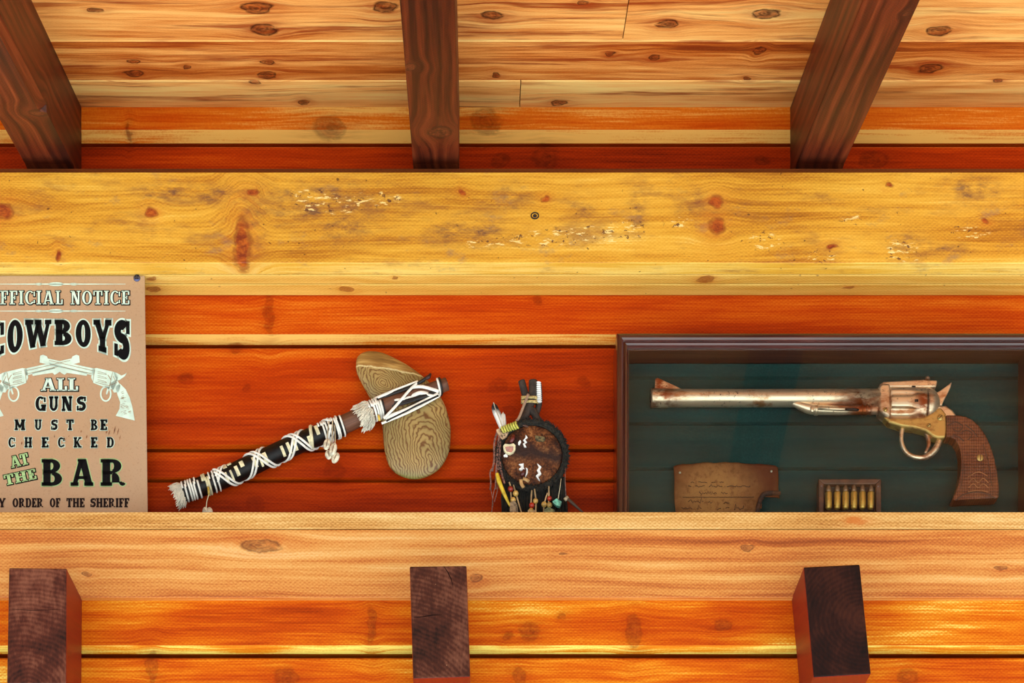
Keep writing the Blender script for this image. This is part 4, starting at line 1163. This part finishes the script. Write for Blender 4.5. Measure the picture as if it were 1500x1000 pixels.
    for pts, r in (([(728, 633), (724, 650), (724, 672), (721, 690)], 1.7), ([(731, 636), (729, 660), (727, 690), (726, 716)], 1.6), ([(733, 640), (732, 662), (730, 688)], 1.5), ([(721, 686), (718, 692), (719, 706), (718, 717)], 1.4),
                   ([(726, 690), (727, 705), (722, 728), (720, 764)], .7), ([(728, 690), (729, 715), (724, 735)], .7), ([(732, 676), (735, 694), (739, 708)], 1.8), ([(719, 716), (722, 740), (714, 764)], .5)):
        m = MB(); tube_px(m, pts, YS - .004, r, 6, n=16, flat=.6); m.build('fringe_strip', pink, root)
    yel = plain('yellow_quill', (232, 196, 50), .45, coat=.3)
    m = MB(); tube_px(m, [(728, 693), (731, 705), (738, 722), (747, 741)], YS - .008, [2.4, 3.4, 2.8, 1.4], 10, n=16); m.build('yellow_quill', yel, root)
    # hanging beads on thongs
    redb = plain('red_wood_bead', (176, 40, 14), .4, coat=.3)
    yb = plain('yellow_wood_bead', (214, 168, 84), .4, coat=.3)
    thong = plain('straw_thong', (196, 160, 112), .7)
    for pts in ([(746, 706), (748, 716), (750, 764)], [(752, 710), (756, 724), (764, 752), (770, 772)], [(779, 718), (778, 735), (778, 764)], [(783, 716), (785, 735), (784, 764)], [(804, 712), (804, 730), (803, 768)], [(802, 722), (797, 740), (796, 768)]):
        m = MB(); tube_px(m, pts, YS - .004, 1.3, 6, n=12); m.build('bead_thong', thong, root)
    for x, y, r, mt in ((748, 716, 4.2, redb), (755.5, 722.5, 4.3, yb), (751.5, 732, 4.2, yb), (779, 740, 4.2, redb), (784.5, 733.5, 3.9, yb), (778, 748, 4.2, yb), (805, 730, 3.6, redb), (797, 738.5, 4.2, yb), (805, 739.5, 4.0, yb)):
        m = MB(); m.ball(P(x, y, YS - .006), r*k, 14, 10); m.build('bead', mt, root)
    flat([(747, 737), (753, 734), (758, 740), (761, 775), (746, 775)], plain('grey_wood_slip', (168, 140, 106), .8, scale=180, var=.2), 'wood_slip', YS - .008, .003)
    flat([(797, 748), (803, 744), (812, 748), (814, 760), (797, 760)], plain('green_stone_chip', (136, 140, 92), .6, scale=180, var=.2), 'stone_chip', YS - .008, .004)
    flat([(773, 748), (784, 748), (783, 770), (774, 770)], thong, 'wood_slip', YS - .006, .003)
    tq = flat([(809, 735.5), (815, 731), (823, 736), (820, 743), (814, 741)], plain('turquoise', (120, 206, 178), .35, scale=220, c2=(30, 70, 62), coat=.4), 'turquoise_chip', YS - .009, .003)
    m = MB(); tube_px(m, [(822, 701), (820, 716), (817, 733)], YS - .006, .5, 6); m.build('hanging_thread', M_CREAM, root)
    m = MB(); tube_px(m, [(828, 684), (828, 705), (829, 728)], YS - .004, .6, 6); m.build('hanging_thread', pink, root)
    m = MB(); tube_px(m, [(829, 728), (838, 736), (862, 758)], YS - .004, [2.2, 2.4, .8], 8)
    dart = m.build('dart', plain('dart_wood', (96, 74, 56), .6), root)
    m = MB(); tube_px(m, [(827, 732), (832, 728)], YS - .004, [2.8, 2.8], 8); m.build('dart_tip', plain('bone', (214, 190, 150), .5), dart)
    # dark strands that stand in for the black shadow behind the beads
    rnd = random.Random(21); m = MB()
    for i in range(420):
        x = rnd.uniform(738, 826); y0 = 702 + abs(x-780)*-.25 + 8
        s = P(x, y0, YS + rnd.uniform(.006, .016)); e = P(x + rnd.uniform(-5, 8), rnd.uniform(745, 785), YS + rnd.uniform(.004, .02))
        m.tube([s, s.lerp(e, .5) + Vector((rnd.uniform(-.002, .002), 0, 0)), e], [1.5*k, 1.3*k, .3*k], 4, cap=False)
    o = m.build('shadow_strands', dark_fur, root); o['kind'] = 'stuff'
shield()

# ------------------------------------------------------------------ gun case and contents
YF, YG, YBK = 0.018, 0.030, 0.068      # frame front, glass, backing board
CX0, CX1, CZT = PX(903, YF), PX(1524, YF), PZ(486.5, YF)
GX0, GX1, GZT = PX(921, YG), PX(1497, YG), PZ(508, YG)
M_MAHOG = wood('dark_mahogany', (1, 0, 0.05), (0, 1, 1), [(0, (16, 4, 3)), (0.5, (50, 14, 9)), (1, (96, 38, 26))], a=(.35, .3, .3, .05), grain=120, rough=0.28, coat=0.8, coat_rough=0.12, saw=0)
M_LINER = wood('red_brown_liner', (1, 0, 0.05), (0, 1, 1), [(0, (50, 20, 12)), (0.5, (92, 44, 28)), (1, (120, 66, 44))], a=(.3, .3, .4, .05), grain=60, rough=0.6, saw=0)
def gun_case():
    root = empty('display_case', ((CX0+CX1)/2, .05, ZS), 'glazed dark mahogany shadow box holding a long revolver at the right end of the shelf', 'display case')
    zb = ZS + 0.0004
    fw = 0.0195
    # moulded frame: mitred profile swept round the rectangle; profile in (inset, depth)
    prof = [(0.0, 0.088), (0.0, 0.024), (0.0012, 0.0195), (0.004, 0.018), (0.0075, 0.0182), (0.0098, 0.0205), (0.0112, 0.0232), (0.0135, 0.0226), (0.0158, 0.0242), (0.0172, 0.028), (0.018, 0.0292), (0.018, 0.088)]
    b = MB(); n = len(prof); vs = []
    for (sx, sz) in ((0, 1), (1, 1), (1, 0), (0, 0)):
        for (i, d) in prof:
            vs.append((CX0 + i if sx == 0 else CX1 - i, d, CZT - i if sz else zb + i))
    names = 4
    for c in range(4):
        m = MB(); c2 = (c + 1) % 4
        vv = vs[c*n:(c+1)*n] + vs[c2*n:(c2+1)*n]
        m.add(vv, [(i, (i+1) % n, n + (i+1) % n, n + i) for i in range(n)] + [tuple(range(n-1, -1, -1)), tuple(range(n, 2*n))])
        m.build('frame_rail', M_MAHOG if c % 2 == 0 else wood('dark_mahogany_stile%d' % c, (0, 0, 1), (1, 1, 0), [(0, (16, 4, 3)), (0.5, (50, 14, 9)), (1, (96, 38, 26))], a=(.35, .3, .3, .05), grain=120, rough=0.28, coat=0.8, coat_rough=0.12, saw=0), root)
    ix0, ix1, izt, izb = CX0 + .018, CX1 - .018, CZT - .018, zb + .018
    # liner strips inside
    m = MB(); m.box(ix0 + .0002, ix1 - .0002, .0325, YBK, izt - .0015, izt - .0002); m.build('liner', M_LINER, root)
    for xa, xb in ((ix0 + .0002, ix0 + .0015), (ix1 - .0015, ix1 - .0002)):
        m = MB(); m.box(xa, xb, .0325, YBK, izb + .002, izt - .0017); m.build('liner', M_LINER, root)
    # dark green backing of wide boards
    t = NT('dark_green_board'); p = t.pos()
    n1 = t.noise(t.comb(t.dot(p, (3, 0, 0)), t.dot(p, (0, 0, 30))), 1.0, 4.0, .6); n2 = t.noise(p, 420.0, 2.0); n3 = t.noise(p, 7.0, 2.0)
    col = t.ramp(t.math('ADD', t.math('MULTIPLY', n1, .4), t.math('ADD', t.math('MULTIPLY', n2, .3), t.math('MULTIPLY', n3, .35))), [(.3, (8, 32, 30)), (.52, (18, 52, 49)), (.75, (36, 76, 72))])
    gm = t.out(col, .8, 0, 0, .2)
    m = MB()
    zz = [izt - .0003] + [PZ(y, YBK) for y in (553.5, 620, 686)] + [izb]
    for i in range(4):
        a, c = zz[i], zz[i+1]
        m.prism_x([(YBK + .012, a), (YBK + .005, a - .0004), (YBK + .0005, a - .0026), (YBK + .0005, c + .0026), (YBK + .005, c + .0004), (YBK + .012, c)], ix0 + .0003, ix1 - .0003, pl=i * 1.3)
    m.build('backing_board', gm, root)
    m = MB(); m.box(ix0 + .0003, ix1 - .0003, YBK + .0125, YBK + .0185, izb + .0003, izt - .0003); m.build('back_panel', plain('case_back', (40, 22, 14), .8), root)
    # glass
    t = NT('case_glass')
    tr = t.node('ShaderNodeBsdfTransparent'); tr.inputs[0].default_value = (.95, .985, .98, 1)
    gl = t.node('ShaderNodeBsdfGlossy'); gl.inputs['Roughness'].default_value = .03
    fr = t.node('ShaderNodeFresnel'); fr.inputs['IOR'].default_value = 1.28
    mx = t.node('ShaderNodeMixShader'); t.l.new(fr.outputs[0], mx.inputs[0]); t.l.new(tr.outputs[0], mx.inputs[1]); t.l.new(gl.outputs[0], mx.inputs[2])
    t.l.new(mx.outputs[0], t.n['Material Output'].inputs['Surface'])
    m = MB(); m.box(ix0 + .0001, ix1 - .0001, .0297, .0317, izb + .0001, izt - .0001); m.build('glass_pane', t.mat, root)
gun_case()

def metal_mat(name, base, rust, dark, rough=.28, zones=()):
    t = NT(name); p = t.pos()
    n = t.noise(t.comb(t.dot(p, (30, 0, 0)), t.dot(p, (0, 0, 70)), t.dot(p, (0, 40, 0))), 1.0, 4.0, .65)
    n2 = t.noise(p, 170.0, 4.0, .7); n3 = t.noise(p, 28.0, 2.0)
    col = t.mix(t.step(n, .5, .7), lin(base), lin(rust))
    for (px, wd) in zones:
        d = t.math('MULTIPLY', t.math('SUBTRACT', t.dot(p, (1, 0, 0)), PX(px, .05)), 1000.0 / wd)
        e = t.math('EXPONENT', t.math('MULTIPLY', t.math('MULTIPLY', d, d), -1.0))
        col = t.mix(t.math('MULTIPLY', e, t.step(n, .36, .56)), col, lin((150, 66, 26)))
    col = t.mix(t.math('MULTIPLY', t.step(n2, .58, .72), t.step(n3, .35, .6)), col, lin(dark))
    r = t.math('MULTIPLY_ADD', n, .35, rough - .1)
    t.bump(n2, .12, .0006)
    return t.out(col, r, 0.8, 0, .5)
M_STEEL = metal_mat('worn_copper_silver', (255, 220, 184), (206, 134, 84), (84, 44, 26), zones=((968, 22), (1262, 30), (1350, 14)))
M_GOLD = metal_mat('worn_brass', (224, 178, 104), (176, 110, 54), (80, 44, 20), .35)
M_DARK = plain('dark_recess', (30, 16, 12), .7)

def revolver():
    YR = 0.0500; k = (3 + YR) / F
    root = empty('revolver', P(1200, 640, YR), 'long-barrelled worn silver and copper revolver with brown carved grip inside the glass case', 'revolver')
    def plate(poly, half, name, mat, bev=1.6, parent=root, dy=0.0, segs=3, smooth=True, n=None):
        if n: poly = closed_smooth(poly, n)
        m = MB(); m.extrude_y([(P(x, y, YR).x, P(x, y, YR).z) for x, y in poly], YR - half*k + dy, YR + half*k + dy)
        o = m.build(name, mat, parent, bevel=bev*k, segs=segs, ang=50)
        return o
    # barrel, slightly flared muzzle with bore
    xs = [953.5, 956, 975, 1000, 1100, 1200, 1290]; rs = [12.6, 13.2, 12.8, 12.4, 12.2, 12.4, 12.8]
    m = MB(); m.tube([P(x, 583, YR) for x in xs], [r*k for r in rs], 32)
    barrel = m.build('barrel', M_STEEL, root)
    m = MB(); m.tube([P(952.8, 583, YR), P(953.6, 583, YR)], 6*k, 20); m.build('bore', M_DARK, barrel)
    plate([(959, 572), (959.5, 556), (963, 554.5), (967, 556), (980, 562), (998, 570.5), (998, 573)], 3.2, 'front_sight', M_STEEL, 1.0)
    # ejector rod housing below the barrel
    m = MB(); tube_px(m, [(1160, 590), (1172, 594), (1184, 598), (1196, 600), (1240, 601), (1286, 600)], YR - .003, [3, 6, 7.4, 7, 6.4, 6.8], 16, n=40); ej = m.build('ejector_housing', M_STEEL, root)
    m = MB(); tube_px(m, [(1198, 598), (1256, 600)], YR - .0105, [2.4, 2.4], 10); m.build('ejector_rod', M_STEEL, ej)
    m = MB(); tube_px(m, [(1238, 599), (1258, 600)], YR - .0118, [1.6, 1.6], 8); m.build('ejector_slot', M_DARK, ej)
    for x in (1193, 1196, 1262, 1268, 1274): 
        m = MB(); tube_px(m, [(x, 600), (x + 2, 600)], YR - .003, [7.9, 7.9], 16); m.build('ejector_band', M_STEEL, ej)
    m = MB(); m.ball(P(1190, 599, YR - .011), (3.4*k, 2.2*k, 5*k), 12, 8); m.build('ejector_button', M_STEEL, ej)
    # frame ring in front of the cylinder, top strap, rear sight
    plate([(1285, 571), (1290, 567), (1302, 567), (1302, 617), (1296, 615), (1289, 610), (1285, 606)], 13, 'frame_front', M_STEEL, 4)
    plate([(1284, 572), (1288, 565.5), (1293, 562), (1320, 560.5), (1352, 558.5), (1356, 559), (1372, 560), (1370, 570), (1300, 570)], 7, 'top_strap', M_STEEL, 2)
    m = MB(); tube_px(m, [(1358.5, 563), (1358.6, 555)], YR - .002, [3.8, 3.4], 10); m.ball(P(1358.6, 554.5, YR - .002), 3.6*k, 12, 8); m.build('rear_sight', M_STEEL, root)
    # cylinder with flutes
    ncy = 48; prof = [(1302.5, 20), (1303.5, 22.5), (1306, 23.6), (1334, 24.2), (1354, 24.2), (1356, 23)]
    m = MB(); vs = []
    stations = [1302.5, 1303.5, 1306, 1309, 1313, 1318, 1324, 1329, 1333, 1336, 1340, 1354, 1356]
    for x in stations:
        R0 = 24.2 - (1.6 if x in (1302.5,) else .7 if x in (1303.5, 1356) else 0)
        for j in range(96):
            a = 2*math.pi*j/96
            ph = (a + math.radians(8)) % (math.pi/3) - math.pi/6
            dp = 0.0
            wid = .24 if x <= 1329 else .24 * math.sqrt(max(0, 1 - ((x-1329)/8.0)**2))
            if wid > .02 and abs(ph) < wid: dp = 4.2 * (1 - (ph/wid)**2)
            r = (R0 - dp) * k
            c = P(x, 592, YR)
            vs.append(c + Vector((0, -math.cos(a)*r*.68, math.sin(a)*r)))
    n = 96; fs = []
    for i in range(len(stations)-1):
        for j in range(n):
            fs.append((i*n+j, i*n+(j+1) % n, (i+1)*n+(j+1) % n, (i+1)*n+j))
    fs += [tuple(range(n-1, -1, -1)), tuple(range((len(stations)-1)*n, len(stations)*n))]
    m.add(vs, fs, smooth=True)
    cy = m.build('cylinder', M_STEEL, root)
    for x, y in ((1339, 594.5), (1337, 570.5)):
        m = MB(); a = math.asin(max(-1, min(1, (592-y)/24.2))); c = P(x, y, YR); c.y = YR - math.cos(a)*24.2*k*.68 - .0002
        m.box(c.x - 2.6*k, c.x + 2.6*k, c.y - .0003, c.y + .0016, c.z - 1.8*k, c.z + 1.8*k); m.build('cylinder_notch', M_DARK, cy)
    # recoil shield dome
    m = MB(); vs = []; st = [(1357, 23.5), (1361, 23.4), (1366, 21.5), (1371, 17.5), (1375, 11), (1377, 4)]
    m.tube([P(x, 592, YR) for x, r in st], [r*k for x, r in st], 32, flat=.68); m.build('recoil_shield', M_STEEL, root)
    m = MB(); m.tube([P(1355.6, 592, YR), P(1357.2, 592, YR)], 22.6*k, 32, flat=.68); m.build('shadow_gap', M_DARK, root)
    # hammer
    plate([(1368, 578), (1376, 574), (1385, 567.5), (1393.5, 561), (1392, 568), (1388, 577), (1382, 588), (1379, 596), (1372, 594)], 4.5, 'hammer', M_STEEL, 1.5)
    # lower frame (brassy)
    plate([(1292, 614), (1302, 616), (1320, 617), (1352, 615), (1366, 606), (1376, 600), (1384, 610), (1385, 630), (1383, 645.5), (1372, 646), (1364, 643), (1354, 635), (1338, 631), (1318, 628.5), (1300, 622.5)], 9.5, 'lower_frame', M_GOLD, 3)
    plate([(1373, 598), (1384, 597), (1394, 604), (1401, 613.5), (1392, 616), (1380, 617)], 8, 'back_strap', M_STEEL, 3)
    for x, y, r in ((1375, 616, 4.6), (1358.5, 627.5, 3.2), (1294, 606, 3.4)):
        m = MB(); c = P(x, y, YR); c.y = YR - (9.8 if x > 1300 else 13.4)*k; m.ball(c, (r*k, 1.6*k, r*k), 14, 8); sc = m.build('frame_screw', M_GOLD, root)
        m = MB(); d = Vector((.7, 0, .7))*r*k*.8; nn = Vector((-.7, 0, .7))*.5*k; f = Vector((0, -1.7*k, 0))
        m.hexa([c+f+d+nn, c+f+d-nn, c+f-d-nn, c+f-d+nn], [c+d+nn, c+d-nn, c-d-nn, c-d+nn]); m.build('screw_slot', M_DARK, sc)
    # trigger guard and trigger
    gp = [(1322, 627), (1320.5, 636), (1320.5, 646), (1324, 657), (1331, 665), (1341, 669.5), (1352, 670), (1362, 666), (1370, 658), (1375, 648), (1376, 640)]
    m = MB(); tube_px(m, gp, YR, [3.6, 3.4, 3.2, 3.2, 3.2, 3.4, 3.8, 4.6, 5.0, 4.6, 4.2], 12, n=48); m.build('trigger_guard', M_STEEL, root)
    m = MB(); tube_px(m, [(1357, 634), (1360, 644), (1360, 653), (1355, 664)], YR, [3.4, 3.2, 2.8, 1.8], 10, n=16); m.build('trigger', M_STEEL, root)
    # carved wooden grip
    t = NT('carved_brown_grip'); p = t.pos()
    g1 = t.noise(p, 30.0, 4.0, .6)
    ck_ = t.math('MULTIPLY', t.math('SINE', t.dot(p, (900, 0, 700))), t.math('SINE', t.dot(p, (900, 0, -700))))
    n2 = t.noise(p, 160.0, 3.0, .7)
    v = t.math('ADD', t.math('MULTIPLY', ck_, .12), t.math('ADD', t.math('MULTIPLY', g1, .6), t.math('MULTIPLY', n2, .35)))
    col = t.ramp(v, [(.25, (62, 22, 10)), (.5, (122, 54, 24)), (.75, (158, 84, 42))])
    t.bump(ck_, .5, .0008)
    gm = t.out(col, .5, 0, .2, .4)
    grip = [(1383, 613), (1391, 613), (1401, 613), (1412, 615), (1422, 620), (1432, 629), (1441, 642), (1448, 657), (1454, 676), (1458.5, 698), (1460.5, 720), (1460, 734), (1436, 735), (1414, 736), (1395, 738), (1392.5, 735), (1398, 724), (1402.5, 708), (1405, 690), (1405, 672), (1402, 657), (1396, 648), (1390, 645), (1384, 645)]
    plate(grip, 11.5, 'grip', gm, 5.5, segs=4)
    gdark = plain('grip_carving', (84, 36, 16), .6)
    # grip butt line, medallion screw and shallow carving
    def relief(pts, w, mat=None, name='grip_carving', n=20, par=root):
        mm = MB(); tube_px(mm, [(x, y, YR - 11.6*k) for x, y in pts], YR, w, 6, n=n, flat=.5); return mm.build(name, mat or gdark, par)
    relief([(1400, 733), (1412, 724), (1428, 720.5), (1444, 722.5), (1458, 730)], 1.0)
    m = MB(); c = P(1433, 675.5, YR); c.y = YR - 11.6*k; m.ball(c, (5*k, 1.6*k, 5*k), 18, 8); sc = m.build('grip_screw', M_GOLD, root)
    m = MB(); m.hexa([c + Vector((x*k, -1.75*k, z*k)) for x, z in ((-.6, 4), (.6, 4), (.6, -4), (-.6, -4))], [c + Vector((x*k, 0, z*k)) for x, z in ((-.6, 4), (.6, 4), (.6, -4), (-.6, -4))]); m.build('screw_slot', M_DARK, sc)
    gl = plain('grip_carving_light', (176, 104, 56), .5)
    for pts in ([(1418, 698), (1433, 691), (1447, 697)], [(1419, 707), (1426, 700), (1433, 707), (1440, 700), (1448, 707)], [(1419, 714), (1426, 708), (1433, 714), (1440, 708), (1448, 714)], [(1418, 720), (1433, 718), (1448, 720)]):
        relief(pts, .7, gl, n=14)
    for pts in ([(1390, 622), (1400, 618), (1410, 624), (1404, 632), (1396, 628)], [(1408, 634), (1416, 630), (1424, 636), (1418, 644)], [(1396, 636), (1404, 640), (1412, 646)], [(1414, 622), (1424, 630), (1432, 640)]):
        relief(pts, .8, gdark, n=16)
    for pts in ([(1410, 664), (1411, 690), (1407, 716)], [(1440, 650), (1448, 678), (1453, 712)]): relief(pts, .5, gdark, n=16)
revolver()

def parchment():
    YP = YBK - 0.006
    out = [(986, 683), (990, 681), (1000, 679.5), (1012, 679.5), (1024, 678), (1033, 676.5), (1048, 678), (1062, 676.5), (1070, 677.5), (1080, 677), (1088, 678.5), (1100, 679.5), (1112, 679), (1124, 680.5), (1136, 681.5), (1139, 684)]
    right = [(1141, 695), (1142.5, 706), (1143.5, 716), (1144, 726)]
    low = [(1134, 726), (1122, 727), (1117, 728)]
    curl = [(1114, 734), (1111, 744), (1109, 756), (1108, 766)]
    t = NT('aged_parchment'); p = t.pos()
    n = t.noise(p, 30.0, 4.0, .6); n2 = t.noise(p, 130.0, 4.0, .7)
    c = P(1050, 730, YP); dd = t.node('ShaderNodeVectorMath', operation='DISTANCE'); t.l.new(p, dd.inputs[0]); dd.inputs[1].default_value = tuple(c)
    ed = t.step(t.math('MULTIPLY_ADD', t.math('SUBTRACT', n, .5), .05, dd.outputs['Value']), .015, .085)
    col = t.mix(ed, lin((176, 116, 64)), lin((98, 44, 18)))
    col = t.mix(t.math('MULTIPLY', t.step(n2, .48, .7), .6), col, lin((106, 56, 26)))
    t.bump(n2, .5, .001)
    pm = t.out(col, .8, 0, 0, .2)
    m = MB()
    # grid sheet: rows from the ragged top down, slight buckling
    nx, nz = 40, 26
    def top(px):
        for (a, b_), (c_, d) in zip(out, out[1:]):
            if a <= px <= c_: return b_ + (d - b_) * (px - a) / (c_ - a)
        return out[0][1] if px < out[0][0] else out[-1][1]
    vs = []; fs = []
    for i in range(nx + 1):
        u = i / nx
        for j in range(nz + 1):
            v = j / nz
            py = 0; xl = 986.5 + 3.5*v + math.sin(v*9)*.6; xr = 1139 + 5*v + math.sin(v*13)*.5
            px = xl + (xr - xl)*u
            tp = top(986 + 153*u)
            py = tp + (768 - tp) * v
            yy = YP - .0015*math.sin(u*7 + v*3) - .001*math.sin(v*9 + u*2) - .002*v
            vs.append(P(px, py, yy))
    keep = lambda px, py: not (py > 727 and px > 1118 - (py - 728)*.24)
    for i in range(nx):
        for j in range(nz):
            ids = [i*(nz+1)+j, (i+1)*(nz+1)+j, (i+1)*(nz+1)+j+1, i*(nz+1)+j+1]
            cc = sum((vs[q] for q in ids), Vector()) / 4
            kk = (3 + cc.y) / F; px = cc.x/kk + 700; py = 2050 - (cc.z - CZ)/kk
            if keep(px, py): fs.append(tuple(ids))
    m.add(vs, fs, smooth=True)
    # rolled lip where the corner is torn away
    o = m.build('parchment', pm)
    so = o.modifiers.new('thickness', 'SOLIDIFY'); so.thickness = .0009; so.offset = 1
    o.location = (0, 0, 0)
    tag(o, 'torn brown parchment with faded handwriting pinned low inside the glass case', 'paper')
    m = MB(); tube_px(m, [(1143, 722, YP-.004), (1130, 722, YP-.005), (1119, 724, YP-.006), (1113, 734, YP-.006), (1109, 752, YP-.006), (1107, 768, YP-.006)], YP, [2.6, 3.2, 3.6, 3.4, 3.2, 3], 10, n=26)
    m.build('curled_edge', plain('curled_parchment', (98, 52, 26), .8, scale=90, var=.25), o)
    for x, y in ((996, 692), (1130, 690)):
        m = MB(); m.ball(P(x, y, YP - .004), (1.9*YP*0 + .0018, .0014, .0018), 10, 8); m.build('pin', plain('brass_pin', (250, 226, 190), .25, .6), o)
    ink = plain('faded_ink', (74, 34, 18), .8)
    rnd = random.Random(8)
    m = MB()
    for row, (y, x0, x1, amp) in enumerate(((706, 1012, 1060, .8), (712, 1008, 1100, 1.2), (722, 1024, 1066, 2.6), (728, 1000, 1106, .2), (735, 1008, 1044, 2.2), (736, 1060, 1076, 2.2), (744, 998, 1034, 2.0), (745, 1050, 1090, 2.4))):
        x = x0; pts = []
        while x < x1:
            if rnd.random() < .1 and len(pts) > 3 and amp > .5:
                tube_px(m, pts, YP, .45, 4); pts = []; x += 5
            pts.append((x, y + rnd.uniform(-amp, amp) - (2.5*amp if rnd.random() < .08 and amp > 1 else 0), YP - .0058)); x += rnd.uniform(1.0, 2.2)
        if len(pts) > 1: tube_px(m, pts, YP, .45, 4)
    m.build('handwriting', ink, o)
parchment()

def tray():
    YT = 0.050; k = (3 + YT) / F
    root = empty('cartridge_tray', P(1245, 770, YT), 'small brown wooden tray standing low in the glass case with six cartridges in a row', 'tray')
    mm = plain('brown_tray_wood', (110, 62, 40), .55, scale=60, var=.15, coat=.2)
    x0, x1, yt, yb, w = 1199, 1290.5, 702, 764, 7.5
    d0, d1 = YT - .002, YBK - .0005
    def bar(poly):
        m = MB(); m.extrude_y([(P(x, y, YT).x, P(x, y, YT).z) for x, y in poly], d0, d1); m.build('tray_rim', mm, root, bevel=.0012)
    bar([(x0, yt), (x1, yt), (x1 - w, yt + w), (x0 + w, yt + w)])
    bar([(x0, yb), (x0, yt), (x0 + w, yt + w), (x0 + w, yb - w)])
    bar([(x1, yt), (x1, yb), (x1 - w, yb - w), (x1 - w, yt + w)])
    bar([(x1, yb), (x0, yb), (x0 + w, yb - w), (x1 - w, yb - w)])
    m = MB(); a, b_ = P(x0 + w - 1, yb - w + 1, YT), P(x1 - w + 1, yt + w - 1, YT)
    m.box(a.x, b_.x, YT + .0085, d1, a.z, b_.z); m.build('tray_floor', plain('dark_tray_floor', (34, 14, 10), .7), root)
    for x in (1203.5, 1286.5):
        m = MB(); m.ball(P(x, 712, d0), .0012, 8, 6); m.build('tray_pin', plain('tray_pin', (150, 130, 140), .4, .7), root)
    # one cartridge, then five copies
    xs = [1213.7, 1226.4, 1238.6, 1250.9, 1263.4, 1275.6]
    YC = YT + .0035
    kc = (3 + YC) / F
    base = P(xs[0], 746, YC)
    order = ['leftmost', 'second from the left', 'third from the left', 'third from the right', 'second from the right', 'rightmost']
    c0 = empty('cartridge', base, 'brass cartridge in the wooden tray, ' + order[0] + ' of the six', 'cartridge', 'brass cartridges in the tray')
    def lathe(prof, name, mat):
        m = MB(); m.tube([base + Vector((0, 0, h*kc)) for h, r in prof], [r*kc for h, r in prof], 18); return m.build(name, mat, c0)
    lathe([(0, 2.4), (1.0, 4.0), (3, 4.7), (10, 4.9), (24, 4.9), (25, 4.5)], 'brass_casing', metal_mat('worn_cartridge_brass', (236, 190, 96), (170, 96, 32), (70, 36, 12), .32))
    lathe([(25, 4.0), (29, 3.9), (33, 3.2), (36, 2.0), (37.5, .4)], 'bullet_tip', metal_mat('dull_bullet', (150, 112, 84), (100, 62, 40), (50, 30, 20), .45))
    for i in range(1, 6):
        c = copy_tree(c0); c.location = P(xs[i], 746, YC)
        c['label'] = 'brass cartridge in the wooden tray, ' + order[i] + ' of the six'
tray()
